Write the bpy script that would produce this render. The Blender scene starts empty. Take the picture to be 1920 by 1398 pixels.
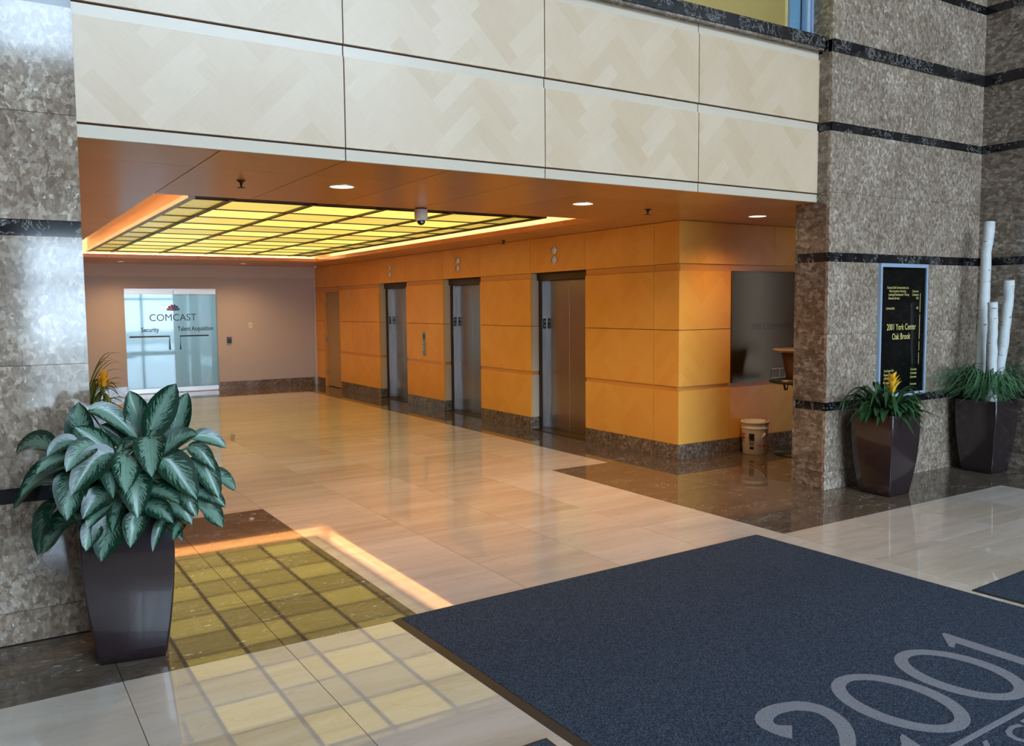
import bpy, bmesh, math, random
from mathutils import Matrix, Vector, Euler

random.seed(7)
S = bpy.context.scene
COL = S.collection
PI = math.pi
rad = math.radians

# ------------------------------------------------------------------ camera, world, light, exposure
cd = bpy.data.cameras.new('camera')
cam = bpy.data.objects.new('camera', cd)
COL.objects.link(cam)
cd.sensor_fit = 'HORIZONTAL'
cd.sensor_width = 36
cd.lens = 29.795
cd.clip_end = 200
cam.matrix_world = Matrix(((0.84454, 0.04950, -0.53320, 0), (-0.53542, 0.06111, -0.84237, 0), (-0.00911, 0.99690, 0.07812, 1.68), (0, 0, 0, 1)))
S.camera = cam

S.view_settings.view_transform = 'Standard'
S.view_settings.look = 'None'
S.view_settings.exposure = 0.7
S.view_settings.gamma = 1.0
S.view_settings.use_curve_mapping = False

SKY = 12.2            # brightness of the overcast sky outside the atrium glazing
LAY = 0.72           # lit ceiling panes
COVE = 23.0          # cove strip lamps
W = bpy.data.worlds.new('world')
S.world = W
W.use_nodes = True
bg = W.node_tree.nodes['Background']
bg.inputs[0].default_value = (0.67, 0.835, 1.0, 1)
bg.inputs[1].default_value = SKY
S.cycles.max_bounces = 8
S.cycles.diffuse_bounces = 5
S.cycles.glossy_bounces = 4
S.cycles.transparent_max_bounces = 8
S.cycles.sample_clamp_indirect = 6.0
S.cycles.caustics_reflective = False
S.cycles.caustics_refractive = False


def portal(cx, cy, cz, sx, sy, rot):
    l = bpy.data.lights.new('window_portal', 'AREA')
    l.shape = 'RECTANGLE'
    l.size = sx
    l.size_y = sy
    l.cycles.is_portal = True
    o = bpy.data.objects.new('window_portal', l)
    COL.objects.link(o)
    o.location = (cx, cy, cz)
    o.rotation_euler = rot


YW = -8.0            # glazed front wall of the atrium, behind the camera
XL, XR, ZT = -1.95, 8.80, 9.8
portal((XL + XR) / 2, YW + 0.12, 8.0, XR - XL, 3.4, (rad(90), 0, 0))
portal(4.6, YW + 0.12, 1.55, 7.6, 2.9, (rad(90), 0, 0))


# ------------------------------------------------------------------ material helpers
def lin(r, g, b):
    f = lambda c: (c / 255 / 12.92) if c / 255 <= 0.04045 else ((c / 255 + 0.055) / 1.055) ** 2.4
    return (f(r), f(g), f(b), 1)


class NT:
    def __init__(s, name):
        s.m = bpy.data.materials.new(name)
        s.m.use_nodes = True
        s.t = s.m.node_tree
        s.t.nodes.clear()
        s.out = s.t.nodes.new('ShaderNodeOutputMaterial')

    def n(s, typ, **kw):
        k = s.t.nodes.new(typ)
        for a, v in kw.items():
            setattr(k, a, v)
        return k

    def put(s, sock, v):
        if isinstance(v, bpy.types.NodeSocket):
            s.t.links.new(v, sock)
        elif v is not None:
            sock.default_value = v

    def math(s, op, a, b=None, c=None, clamp=False):
        k = s.n('ShaderNodeMath', operation=op, use_clamp=clamp)
        s.put(k.inputs[0], a)
        if b is not None:
            s.put(k.inputs[1], b)
        if c is not None:
            s.put(k.inputs[2], c)
        return k.outputs[0]

    def mix(s, f, a, b, mode='MIX'):
        k = s.n('ShaderNodeMix', data_type='RGBA', blend_type=mode)
        s.put(k.inputs[0], f)
        s.put(k.inputs[6], a)
        s.put(k.inputs[7], b)
        return k.outputs[2]

    def ramp(s, f, stops, interp='LINEAR'):
        k = s.n('ShaderNodeValToRGB')
        k.color_ramp.interpolation = interp
        e = k.color_ramp.elements
        while len(e) > 1:
            e.remove(e[-1])
        e[0].position, e[0].color = stops[0][0], stops[0][1]
        for p, c in stops[1:]:
            x = e.new(p)
            x.color = c
        s.put(k.inputs[0], f)
        return k.outputs[0]

    def noise(s, vec, scale, detail=3, rough=0.5, dist=0.0, dim='3D', w=None):
        k = s.n('ShaderNodeTexNoise', noise_dimensions=dim)
        s.put(k.inputs['Vector'], vec)
        k.inputs['Scale'].default_value = scale
        k.inputs['Detail'].default_value = detail
        k.inputs['Roughness'].default_value = rough
        k.inputs['Distortion'].default_value = dist
        if w is not None:
            s.put(k.inputs['W'], w)
        return k.outputs[0]

    def voro(s, vec, scale, feature='F1', out=0, rnd=1.0):
        k = s.n('ShaderNodeTexVoronoi', feature=feature)
        s.put(k.inputs['Vector'], vec)
        k.inputs['Scale'].default_value = scale
        k.inputs['Randomness'].default_value = rnd
        return k.outputs[out]

    def pos(s):
        return s.n('ShaderNodeNewGeometry').outputs['Position']

    def sep(s, v):
        k = s.n('ShaderNodeSeparateXYZ')
        s.put(k.inputs[0], v)
        return k.outputs

    def comb(s, x=0.0, y=0.0, z=0.0):
        k = s.n('ShaderNodeCombineXYZ')
        for i, v in enumerate((x, y, z)):
            s.put(k.inputs[i], v)
        return k.outputs[0]

    def vmul(s, v, sc, off=None):
        k = s.n('ShaderNodeVectorMath', operation='MULTIPLY_ADD')
        s.put(k.inputs[0], v)
        k.inputs[1].default_value = sc
        if off is not None:
            s.put(k.inputs[2], off)
        return k.outputs[0]

    def rnd(s):
        return s.n('ShaderNodeObjectInfo').outputs['Random']

    def attr(s, name):
        k = s.n('ShaderNodeAttribute', attribute_type='OBJECT', attribute_name=name)
        return k.outputs['Fac']

    def bsdf(s, col=None, rough=0.5, metal=0.0, spec=0.5, coat=0.0, coat_rough=0.05, bump=None, bstr=0.2, bdist=0.01, emis=None, estr=0.0, ior=1.5):
        k = s.n('ShaderNodeBsdfPrincipled')
        k.inputs['IOR'].default_value = ior
        s.put(k.inputs['Base Color'], col)
        s.put(k.inputs['Roughness'], rough)
        s.put(k.inputs['Metallic'], metal)
        s.put(k.inputs['Specular IOR Level'], spec)
        k.inputs['Coat Weight'].default_value = coat
        k.inputs['Coat Roughness'].default_value = coat_rough
        if emis is not None:
            s.put(k.inputs['Emission Color'], emis)
            s.put(k.inputs['Emission Strength'], estr)
        if bump is not None:
            b = s.n('ShaderNodeBump')
            b.inputs['Strength'].default_value = bstr
            b.inputs['Distance'].default_value = bdist
            s.put(b.inputs['Height'], bump)
            s.t.links.new(b.outputs[0], k.inputs['Normal'])
        s.t.links.new(k.outputs[0], s.out.inputs[0])
        return k


def plain(name, col, rough=0.5, metal=0.0, spec=0.5, coat=0.0):
    n = NT(name)
    n.bsdf(col, rough, metal, spec, coat)
    return n.m


def emit(name, col, strength):
    n = NT(name)
    k = n.n('ShaderNodeEmission')
    k.inputs[0].default_value = col
    k.inputs[1].default_value = strength
    n.t.links.new(k.outputs[0], n.out.inputs[0])
    return n.m


def herring_wood(name, ca, cb, w=0.104, nn=4, contrast=0.75, rough=0.33):
    n = NT(name)
    x, y, z = n.sep(n.pos())
    u = n.math('ADD', x, y)
    s = 1 / (math.sqrt(2) * w)
    a = n.math('MULTIPLY', n.math('ADD', u, z), s)
    b = n.math('MULTIPLY', n.math('SUBTRACT', z, u), s)
    i, j = n.math('FLOOR', a), n.math('FLOOR', b)
    k = n.math('FLOORED_MODULO', n.math('SUBTRACT', i, j), 2.0 * nn)
    h = n.math('LESS_THAN', k, nn - 0.5)
    nh = n.math('SUBTRACT', 1.0, h)
    ida = n.math('SUBTRACT', i, n.math('MULTIPLY', k, h))
    idb = n.math('SUBTRACT', j, n.math('MULTIPLY', n.math('SUBTRACT', 2.0 * nn - 1, k), nh))
    wn = n.n('ShaderNodeTexWhiteNoise', noise_dimensions='3D')
    n.put(wn.inputs[0], n.comb(ida, idb, h))
    along = n.math('ADD', n.math('MULTIPLY', a, h), n.math('MULTIPLY', b, nh))
    across = n.math('ADD', n.math('MULTIPLY', b, h), n.math('MULTIPLY', a, nh))
    grain = n.noise(n.comb(n.math('MULTIPLY', along, 0.5), n.math('MULTIPLY', across, 5.0), ida), 2.0, 4, 0.6)
    blot = n.noise(n.pos(), 2.3, 3, 0.55)
    f = n.math('ADD', n.math('MULTIPLY', wn.outputs[0], 0.32 * contrast), n.math('MULTIPLY', grain, 0.45 * contrast))
    f = n.math('ADD', f, n.math('MULTIPLY', h, 0.10 * contrast))
    f = n.math('ADD', f, n.math('MULTIPLY', n.math('SUBTRACT', blot, 0.5), 0.55))
    f = n.math('ADD', f, n.math('MULTIPLY', n.math('SUBTRACT', n.rnd(), 0.5), 0.30), clamp=True)
    n.bsdf(n.mix(f, ca, cb), rough, spec=0.45)
    return n.m


def grain_wood(name, ca, cb, axis='X', rough=0.3):
    n = NT(name)
    sc = (0.5, 14, 14) if axis == 'X' else (14, 0.5, 14)
    off = n.comb(n.math('MULTIPLY', n.rnd(), 37.0), n.math('MULTIPLY', n.rnd(), 19.0), 0.0)
    g = n.noise(n.vmul(n.pos(), sc, off), 1.5, 5, 0.6)
    f = n.math('ADD', n.math('MULTIPLY', g, 0.5), n.math('MULTIPLY', n.rnd(), 0.45), clamp=True)
    n.bsdf(n.mix(f, ca, cb), rough, spec=0.45)
    return n.m


def brown_marble(name, rough, streak=(1, 1, 1), light=1.0, fleck=0.6, chip=0.42, chip_scale=34, soft=1.0, spec=0.85):
    n = NT(name)
    off = n.comb(n.math('MULTIPLY', n.rnd(), 31.0), n.math('MULTIPLY', n.rnd(), 53.0), n.math('MULTIPLY', n.rnd(), 17.0))
    p = n.vmul(n.pos(), streak, off)
    wn = n.n('ShaderNodeTexNoise')
    n.put(wn.inputs['Vector'], p)
    wn.inputs['Scale'].default_value = 20
    wn.inputs['Detail'].default_value = 4
    wp = n.n('ShaderNodeVectorMath', operation='MULTIPLY_ADD')
    n.put(wp.inputs[0], wn.outputs[1])
    wp.inputs[1].default_value = (0.07, 0.07, 0.07)
    n.put(wp.inputs[2], p)
    cell = n.sep(n.voro(wp.outputs[0], chip_scale, out=1))[0]
    a = n.noise(p, 44, 6, 0.66, 0.3)
    b = n.noise(p, 3.0, 4, 0.6, 0.5)
    f = n.math('ADD', n.math('MULTIPLY', n.math('SUBTRACT', a, 0.5), 0.85), n.math('MULTIPLY', n.math('SUBTRACT', b, 0.5), 0.55))
    f = n.math('ADD', n.math('MULTIPLY', n.math('ADD', f, n.math('MULTIPLY', n.math('SUBTRACT', cell, 0.5), chip)), soft), 0.5)
    L = light
    col = n.ramp(f, [(0.12, (0.050 * L, 0.036 * L, 0.027 * L, 1)), (0.42, (0.115 * L, 0.083 * L, 0.059 * L, 1)), (0.62, (0.178 * L, 0.137 * L, 0.102 * L, 1)), (0.90, (0.36 * L, 0.305 * L, 0.25 * L, 1))])
    v = n.math('ABSOLUTE', n.math('SUBTRACT', n.noise(p, 2.6, 6, 0.66, 1.6), 0.5))
    vein = n.math('MULTIPLY', n.math('SUBTRACT', 1.0, n.math('DIVIDE', v, 0.007), clamp=True), n.math('GREATER_THAN', n.noise(p, 5, 2), 0.57))
    fl = n.math('MULTIPLY', n.math('GREATER_THAN', n.noise(p, 42, 2, 0.4, 0.4), 0.715), n.math('GREATER_THAN', n.noise(p, 5, 2), 0.50))
    col = n.mix(n.math('MULTIPLY', n.math('MAXIMUM', n.math('MULTIPLY', vein, 0.5), fl), fleck), col, (0.72, 0.70, 0.67, 1))
    n.bsdf(col, rough, spec=spec)
    return n.m


def black_marble(name):
    n = NT(name)
    p = n.pos()
    v = n.math('ABSOLUTE', n.math('SUBTRACT', n.noise(p, 6, 6, 0.7, 2.2), 0.5))
    vein = n.math('MULTIPLY', n.math('SUBTRACT', 1.0, n.math('DIVIDE', v, 0.014), clamp=True), n.math('GREATER_THAN', n.noise(p, 4.5, 3, 0.6), 0.49))
    base = n.ramp(n.noise(p, 5, 5, 0.6), [(0.4, (0.006, 0.006, 0.008, 1)), (0.7, (0.028, 0.024, 0.022, 1))])
    n.bsdf(n.mix(n.math('MULTIPLY', vein, 0.75), base, (0.6, 0.56, 0.52, 1)), 0.08, spec=0.5)
    return n.m


def light_marble(name):
    n = NT(name)
    r = n.rnd()
    off = n.comb(n.math('MULTIPLY', r, 41.0), n.math('MULTIPLY', r, 23.0), 0.0)
    p = n.vmul(n.pos(), (0.35, 3.2, 1), off)
    a = n.noise(p, 1.6, 6, 0.6, 0.5)
    q = n.vmul(n.pos(), (1.2, 5.5, 1), off)
    b = n.noise(q, 1.3, 5, 0.6, 1.2)
    f = n.math('ADD', n.math('MULTIPLY', a, 0.75), n.math('MULTIPLY', r, 0.22))
    col = n.ramp(f, [(0.28, (0.51, 0.42, 0.325, 1)), (0.5, (0.62, 0.53, 0.44, 1)), (0.72, (0.70, 0.635, 0.565, 1))])
    v = n.math('SUBTRACT', 1.0, n.math('DIVIDE', n.math('ABSOLUTE', n.math('SUBTRACT', b, 0.5)), 0.018), clamp=True)
    col = n.mix(n.math('MULTIPLY', v, 0.22), col, (0.36, 0.27, 0.19, 1))
    n.bsdf(col, 0.025, spec=0.5, ior=1.7)
    return n.m


def brushed(name, col, rough=0.28):
    n = NT(name)
    g = n.noise(n.vmul(n.pos(), (200, 200, 1.5)), 1.0, 3, 0.5)
    n.bsdf(n.mix(g, (col[0] * 0.8, col[1] * 0.8, col[2] * 0.8, 1), col), n.math('ADD', n.math('MULTIPLY', g, 0.12), rough - 0.06), 1.0)
    return n.m


M = {}
M['maple'] = herring_wood('maple_veneer', (0.62, 0.43, 0.265, 1), (0.765, 0.595, 0.43, 1), contrast=1.15, rough=0.30)
M['maple_plain'] = grain_wood('maple_edge', (0.62, 0.50, 0.37, 1), (0.70, 0.59, 0.46, 1), rough=0.25)
M['warmlit'] = herring_wood('maple_veneer_warmlit', (0.80, 0.36, 0.055, 1), (0.92, 0.50, 0.105, 1), contrast=1.0, rough=0.36)  # maple of the fascia with the lobby's warm light put into its colour
M['warmlit_plain'] = grain_wood('maple_edge_warmlit', (0.66, 0.29, 0.06, 1), (0.76, 0.37, 0.09, 1))  # edge wood with the same warm light in its colour
M['soffit'] = grain_wood('soffit_veneer', (0.50, 0.235, 0.080, 1), (0.64, 0.33, 0.125, 1), rough=0.24)  # lamp warmth is put into the soffit wood colour too
M['groove'] = plain('dark_groove', (0.10, 0.035, 0.012, 1), 0.7)
M['stone_wall'] = brown_marble('brown_marble_wall', 0.09, (1, 1, 0.72), 2.15, 0.75, 0.42, 46, 0.82, 0.65)
M['stone_shaded'] = brown_marble('brown_marble_shaded', 0.12, (0.6, 0.6, 1.0), 1.3, 0.4)  # darker copy of the pier marble; side-face shade put into its colour
M['stone_floor'] = brown_marble('brown_marble_floor', 0.03, (0.5, 1.3, 1), 0.88, 0.9, 0.22, 34, 0.7, 0.5)
M['stone_base'] = brown_marble('brown_marble_base', 0.12, (1, 1, 1), 1.15, 0.6)
M['black_stone'] = black_marble('black_marble')
M['light_floor'] = light_marble('cream_marble')
M['grout'] = plain('grout', (0.16, 0.12, 0.09, 1), 0.8)
M['taupe'] = plain('taupe_paint', lin(190, 186, 190), 0.6, spec=0.3)
M['taupe_light'] = plain('pale_taupe_paint', lin(204, 200, 203), 0.6, spec=0.3)
M['white_paint'] = plain('atrium_paint', (0.55, 0.53, 0.50, 1), 0.7)
M['steel'] = brushed('brushed_steel', (0.40, 0.36, 0.33, 1), 0.24)
M['steel_bright'] = brushed('bright_steel', (0.72, 0.74, 0.78, 1), 0.22)
M['rail'] = brushed('satin_rail', (0.50, 0.44, 0.41, 1), 0.35)
M['bronze'] = plain('dark_bronze', (0.075, 0.050, 0.036, 1), 0.35, 0.8)
M['black'] = plain('black_plastic', (0.012, 0.012, 0.014, 1), 0.3)
M['white'] = plain('white_plastic', (0.75, 0.74, 0.72, 1), 0.35)
M['alu'] = plain('anodised_aluminium', (0.46, 0.57, 0.72, 1), 0.4, 0.4)
M['blue_reflection'] = plain('blue_grey_reflection', (0.22, 0.36, 0.44, 1), 0.3)
M['pot'] = plain('plum_glaze', (0.022, 0.013, 0.015, 1), 0.20, 0.0, 0.6, 0.5)
M['soil'] = plain('potting_soil', (0.02, 0.014, 0.01, 1), 0.9)
M['pebble'] = plain('pale_pebble', (0.5, 0.48, 0.45, 1), 0.6)
M['panel_metal'] = plain('bronze_panel', (0.115, 0.088, 0.060, 1), 0.30, 0.85)
M['yellow_text'] = plain('yellow_letters', (0.80, 0.66, 0.22, 1), 0.5)
M['board_black'] = plain('black_acrylic', (0.003, 0.003, 0.003, 1), 0.03, spec=0.28)
M['grey_text'] = plain('grey_carpet_letters', (0.22, 0.22, 0.24, 1), 0.95, spec=0.1)
M['navy_text'] = plain('dark_vinyl', (0.018, 0.022, 0.04, 1), 0.4)
M['red'] = plain('red_print', (0.55, 0.03, 0.03, 1), 0.5)
M['beige_door'] = plain('beige_paint', lin(176, 150, 120), 0.5)
M['rubber'] = plain('black_rubber', (0.012, 0.011, 0.011, 1), 0.55)
M['office_wall'] = plain('office_paint', (0.80, 0.66, 0.27, 1), 0.7)
M['added_office_lamp'] = emit('added_office_glow', (1.0, 0.90, 0.72, 1), 9.0)
M['office_white'] = plain('office_white', (0.7, 0.72, 0.72, 1), 0.7)
M['green_dark'] = plain('dark_green_laminate', (0.012, 0.028, 0.018, 1), 0.35)
M['brown_lam'] = plain('brown_ceramic', (0.14, 0.07, 0.04, 1), 0.35)
M['dish'] = plain('pale_dish', (0.55, 0.42, 0.30, 1), 0.3)
M['paper'] = plain('pink_paper', (0.75, 0.55, 0.48, 1), 0.7)
M['lens_glow'] = emit('lamp_glow', (1.0, 0.80, 0.62, 1), 1.6)
M['strip_glow'] = emit('cove_strip_glow', (1.0, 0.60, 0.26, 1), COVE)
M['backlight_glow'] = emit('added_backlight_glow', (0.80, 0.93, 1.0, 1), 3.4)
M['reflector'] = plain('lamp_reflector', (0.8, 0.72, 0.62, 1), 0.25, 0.6)
M['pavement'] = plain('outdoor_pavement', (0.35, 0.34, 0.32, 1), 0.9)


def carpet():
    n = NT('navy_carpet')
    p = n.pos()
    a = n.noise(p, 150, 3, 0.75)
    b = n.noise(p, 1.4, 3, 0.5)
    d = n.noise(p, 90, 2, 0.6)
    c = n.ramp(a, [(0.36, (0.010, 0.015, 0.025, 1)), (0.5, (0.037, 0.050, 0.076, 1)), (0.66, (0.130, 0.155, 0.205, 1))])
    c = n.mix(n.math('MULTIPLY', b, 0.3), c, (0.024, 0.040, 0.058, 1))
    n.bsdf(c, 0.95, spec=0.15, bump=n.math('ADD', a, d), bstr=0.8, bdist=0.006)
    return n.m


def carpet_letter():
    n = NT('grey_carpet')
    p = n.pos()
    a = n.noise(p, 260, 2, 0.7)
    c = n.ramp(a, [(0.3, (0.13, 0.13, 0.15, 1)), (0.7, (0.34, 0.34, 0.37, 1))])
    n.bsdf(c, 0.95, spec=0.15, bump=a, bstr=0.7, bdist=0.006)
    return n.m


M['carpet'] = carpet()
M['grey_text'] = carpet_letter()


def glow_pane():
    n = NT('lit_yellow_glass')
    g = n.attr('glow')
    p = n.pos()
    t = n.noise(n.vmul(p, (0.6, 3, 1)), 2.2, 3, 0.5)
    st = n.math('MULTIPLY', g, n.math('ADD', 0.82, n.math('MULTIPLY', t, 0.36)))
    k = n.bsdf((0.30, 0.27, 0.08, 1), 0.25, emis=(1.0, 0.77, 0.15, 1), estr=n.math('MULTIPLY', st, LAY))
    return n.m


M['pane'] = glow_pane()


def clear_glass(name, tint=(1, 1, 1, 1), refl=1.0):
    n = NT(name)
    t = n.n('ShaderNodeBsdfTransparent')
    t.inputs[0].default_value = tint
    g = n.n('ShaderNodeBsdfGlossy')
    g.inputs['Roughness'].default_value = 0.02
    fr = n.n('ShaderNodeFresnel')
    bf = n.n('ShaderNodeNewGeometry').outputs['Backfacing']
    n.put(fr.inputs[0], n.math('SUBTRACT', 1.5, n.math('MULTIPLY', bf, 1.5 - 1 / 1.5)))
    m = n.n('ShaderNodeMixShader')
    n.put(m.inputs[0], n.math('MULTIPLY', fr.outputs[0], refl))
    n.t.links.new(t.outputs[0], m.inputs[1])
    n.t.links.new(g.outputs[0], m.inputs[2])
    n.t.links.new(m.outputs[0], n.out.inputs[0])
    return n.m


M['glass'] = clear_glass('clear_glass', (0.93, 0.97, 1.0, 1))


def etched_glass():
    n = NT('etched_glass')
    t = n.n('ShaderNodeBsdfTransparent')
    t.inputs[0].default_value = (0.72, 0.88, 0.93, 1)
    tr = n.n('ShaderNodeBsdfTranslucent')
    tr.inputs[0].default_value = (0.66, 0.80, 0.84, 1)
    g = n.n('ShaderNodeBsdfGlossy')
    g.inputs['Roughness'].default_value = 0.03
    g.inputs[0].default_value = (0.9, 0.95, 1, 1)
    m = n.n('ShaderNodeMixShader')
    m.inputs[0].default_value = 0.62
    n.t.links.new(t.outputs[0], m.inputs[1])
    n.t.links.new(tr.outputs[0], m.inputs[2])
    m2 = n.n('ShaderNodeMixShader')
    m2.inputs[0].default_value = 0.055
    n.t.links.new(m.outputs[0], m2.inputs[1])
    n.t.links.new(g.outputs[0], m2.inputs[2])
    n.t.links.new(m2.outputs[0], n.out.inputs[0])
    return n.m


M['etched'] = etched_glass()


def leaf_mat(name, edge, mid, variegated=True, rough=0.3):
    n = NT(name)
    uv = n.n('ShaderNodeUVMap')
    uv.uv_map = 'leaf'
    u, v, _ = n.sep(uv.outputs[0])
    au = n.math('ABSOLUTE', n.math('SUBTRACT', n.math('MULTIPLY', u, 2.0), 1.0))
    r = n.rnd()
    if variegated:
        fe = n.math('SUBTRACT', n.math('MULTIPLY', v, 7.0), n.math('MULTIPLY', au, 2.6))
        ns = n.noise(n.comb(n.math('MULTIPLY', fe, 2.2), n.math('MULTIPLY', au, 1.2), n.math('ADD', n.math('MULTIPLY', r, 50.0), n.math('GREATER_THAN', u, 0.5))), 2.2, 3, 0.65)
        lim = n.math('ADD', au, n.math('MULTIPLY', n.math('SUBTRACT', ns, 0.5), 2.4))
        lim = n.math('ADD', lim, n.math('MULTIPLY', n.math('SUBTRACT', r, 0.5), 0.25))
        f = n.math('MULTIPLY', n.math('SUBTRACT', lim, 0.40), 9.0, clamp=True)
        rib = n.math('LESS_THAN', au, 0.035)
        c = n.mix(f, mid, edge)
        c = n.mix(n.math('MULTIPLY', rib, 0.55), c, (0.10, 0.20, 0.10, 1))
    else:
        c = n.mix(n.noise(n.comb(n.math('MULTIPLY', u, 6.0), v, n.math('MULTIPLY', r, 30.0)), 2.0, 2), edge, mid)
    n.bsdf(n.mix(n.math('MULTIPLY', r, 0.4), c, edge), rough, spec=0.5)
    return n.m


M['agla'] = leaf_mat('silver_green_leaf', (0.006, 0.032, 0.016, 1), (0.165, 0.275, 0.205, 1), True, 0.24)
M['brom_leaf'] = leaf_mat('strap_leaf', (0.012, 0.045, 0.016, 1), (0.05, 0.13, 0.04, 1), False, 0.3)
M['grass_leaf'] = leaf_mat('grass_blade', (0.045, 0.13, 0.055, 1), (0.17, 0.35, 0.15, 1), False, 0.4)
M['palm_leaf'] = leaf_mat('frond_leaf', (0.04, 0.07, 0.015, 1), (0.20, 0.24, 0.05, 1), False, 0.35)
M['stalk'] = plain('green_stalk', (0.10, 0.20, 0.04, 1), 0.4)
M['petal'] = plain('yellow_bract', (0.85, 0.52, 0.03, 1), 0.4)


def birch():
    n = NT('birch_bark')
    p = n.pos()
    x, y, z = n.sep(p)
    a = n.noise(n.vmul(p, (9, 9, 55)), 1.0, 3, 0.6)
    b = n.noise(n.vmul(p, (3, 3, 6)), 1.5, 2, 0.5)
    mk = n.math('MULTIPLY', n.math('GREATER_THAN', a, 0.63), n.math('GREATER_THAN', b, 0.50))
    c = n.mix(n.noise(p, 12, 3), (0.52, 0.52, 0.50, 1), (0.78, 0.80, 0.80, 1))
    n.bsdf(n.mix(n.math('MULTIPLY', mk, 0.85), c, (0.10, 0.085, 0.07, 1)), 0.6)
    return n.m


M['birch'] = birch()

# ------------------------------------------------------------------ object helpers


def link(name, data, parent=None, loc=(0, 0, 0)):
    o = bpy.data.objects.new(name, data)
    COL.objects.link(o)
    o.location = loc
    if parent is not None:
        o.parent = parent
    return o


def tag(o, label=None, cat=None, group=None, kind=None):
    if label:
        o['label'] = label
    if cat:
        o['category'] = cat
    if group:
        o['group'] = group
    if kind:
        o['kind'] = kind
    return o


def empty(name, label, cat, loc=(0, 0, 0), group=None, kind=None, rotz=0.0):
    o = link(name, None, None, loc)
    o.empty_display_size = 0.05
    o.rotation_euler = (0, 0, rotz)
    return tag(o, label, cat, group, kind)


BOX = {}


def boxmesh(dx, dy, dz, mat):
    key = (round(dx, 4), round(dy, 4), round(dz, 4), mat)
    if key not in BOX:
        x, y, z = dx / 2, dy / 2, dz / 2
        vs = [(sx * x, sy * y, sz * z) for sx in (-1, 1) for sy in (-1, 1) for sz in (-1, 1)]
        fs = [(0, 1, 3, 2), (4, 6, 7, 5), (0, 4, 5, 1), (2, 3, 7, 6), (0, 2, 6, 4), (1, 5, 7, 3)]
        me = bpy.data.meshes.new('box')
        me.from_pydata(vs, [], fs)
        me.materials.append(M[mat])
        BOX[key] = me
    return BOX[key]


def box(name, x0, x1, y0, y1, z0, z1, mat, parent=None):
    """an axis-aligned slab given by its bounds, in its parent's frame"""
    if parent is None:
        vs = [(x, y, z) for x in (x0, x1) for y in (y0, y1) for z in (z0, z1)]
        me = bpy.data.meshes.new(name)
        me.from_pydata(vs, [], [(0, 1, 3, 2), (4, 6, 7, 5), (0, 4, 5, 1), (2, 3, 7, 6), (0, 2, 6, 4), (1, 5, 7, 3)])
        me.materials.append(M[mat])
        return link(name, me)
    return link(name, boxmesh(x1 - x0, y1 - y0, z1 - z0, mat), parent, ((x0 + x1) / 2, (y0 + y1) / 2, (z0 + z1) / 2))


def mesh(name, vs, fs, mat, parent=None, loc=(0, 0, 0), smooth=False, uvs=None):
    me = bpy.data.meshes.new(name)
    me.from_pydata([tuple(v) for v in vs], [], fs)
    me.materials.append(M[mat])
    if smooth:
        for p in me.polygons:
            p.use_smooth = True
    if uvs is not None:
        l = me.uv_layers.new(name='leaf')
        for lp in me.loops:
            l.data[lp.index].uv = uvs[lp.vertex_index]
    return link(name, me, parent, loc)


def lathe_data(prof, seg=24, closed=True):
    vs, fs = [], []
    for r, z in prof:
        for k in range(seg):
            a = 2 * PI * k / seg
            vs.append((r * math.cos(a), r * math.sin(a), z))
    for i in range(len(prof) - 1):
        for k in range(seg):
            k2 = (k + 1) % seg
            fs.append((i * seg + k, i * seg + k2, (i + 1) * seg + k2, (i + 1) * seg + k))
    if closed:
        fs.append(tuple(reversed(range(seg))))
        fs.append(tuple((len(prof) - 1) * seg + k for k in range(seg)))
    return vs, fs


def lathe(name, prof, mat, parent=None, loc=(0, 0, 0), seg=24, closed=True, smooth=True):
    vs, fs = lathe_data(prof, seg, closed)
    return mesh(name, vs, fs, mat, parent, loc, smooth)


def tube_data(pts, rads, seg=8, cap=True):
    vs, fs = [], []
    n = len(pts)
    pts = [Vector(p) for p in pts]
    if not hasattr(rads, '__len__'):
        rads = [rads] * n
    for i, p in enumerate(pts):
        d = (pts[min(i + 1, n - 1)] - pts[max(i - 1, 0)]).normalized()
        ref = Vector((0, 0, 1)) if abs(d.z) < 0.9 else Vector((1, 0, 0))
        a = d.cross(ref).normalized()
        b = d.cross(a)
        for k in range(seg):
            t = 2 * PI * k / seg
            vs.append(p + (a * math.cos(t) + b * math.sin(t)) * rads[i])
    for i in range(n - 1):
        for k in range(seg):
            k2 = (k + 1) % seg
            fs.append((i * seg + k, i * seg + k2, (i + 1) * seg + k2, (i + 1) * seg + k))
    if cap:
        fs.append(tuple(reversed(range(seg))))
        fs.append(tuple((n - 1) * seg + k for k in range(seg)))
    return vs, fs


def tube(name, pts, rads, mat, parent=None, seg=8, loc=(0, 0, 0)):
    vs, fs = tube_data(pts, rads, seg)
    return mesh(name, vs, fs, mat, parent, loc, True)


def glyphs(body, size, xs=1.0, bold=0.0):
    """flat outline of a line of lettering as (vertices, faces), baseline on y = 0"""
    cu = bpy.data.curves.new('lettering', 'FONT')
    cu.body = body
    cu.size = size
    cu.offset = bold
    cu.resolution_u = 3
    ob = bpy.data.objects.new('lettering', cu)
    COL.objects.link(ob)
    dg = bpy.context.evaluated_depsgraph_get()
    me = bpy.data.meshes.new_from_object(ob.evaluated_get(dg))
    vs = [(v.co.x * xs, v.co.y) for v in me.vertices]
    fs = [tuple(p.vertices) for p in me.polygons]
    bpy.data.objects.remove(ob)
    bpy.data.curves.remove(cu)
    bpy.data.meshes.remove(me)
    return vs, fs


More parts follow.
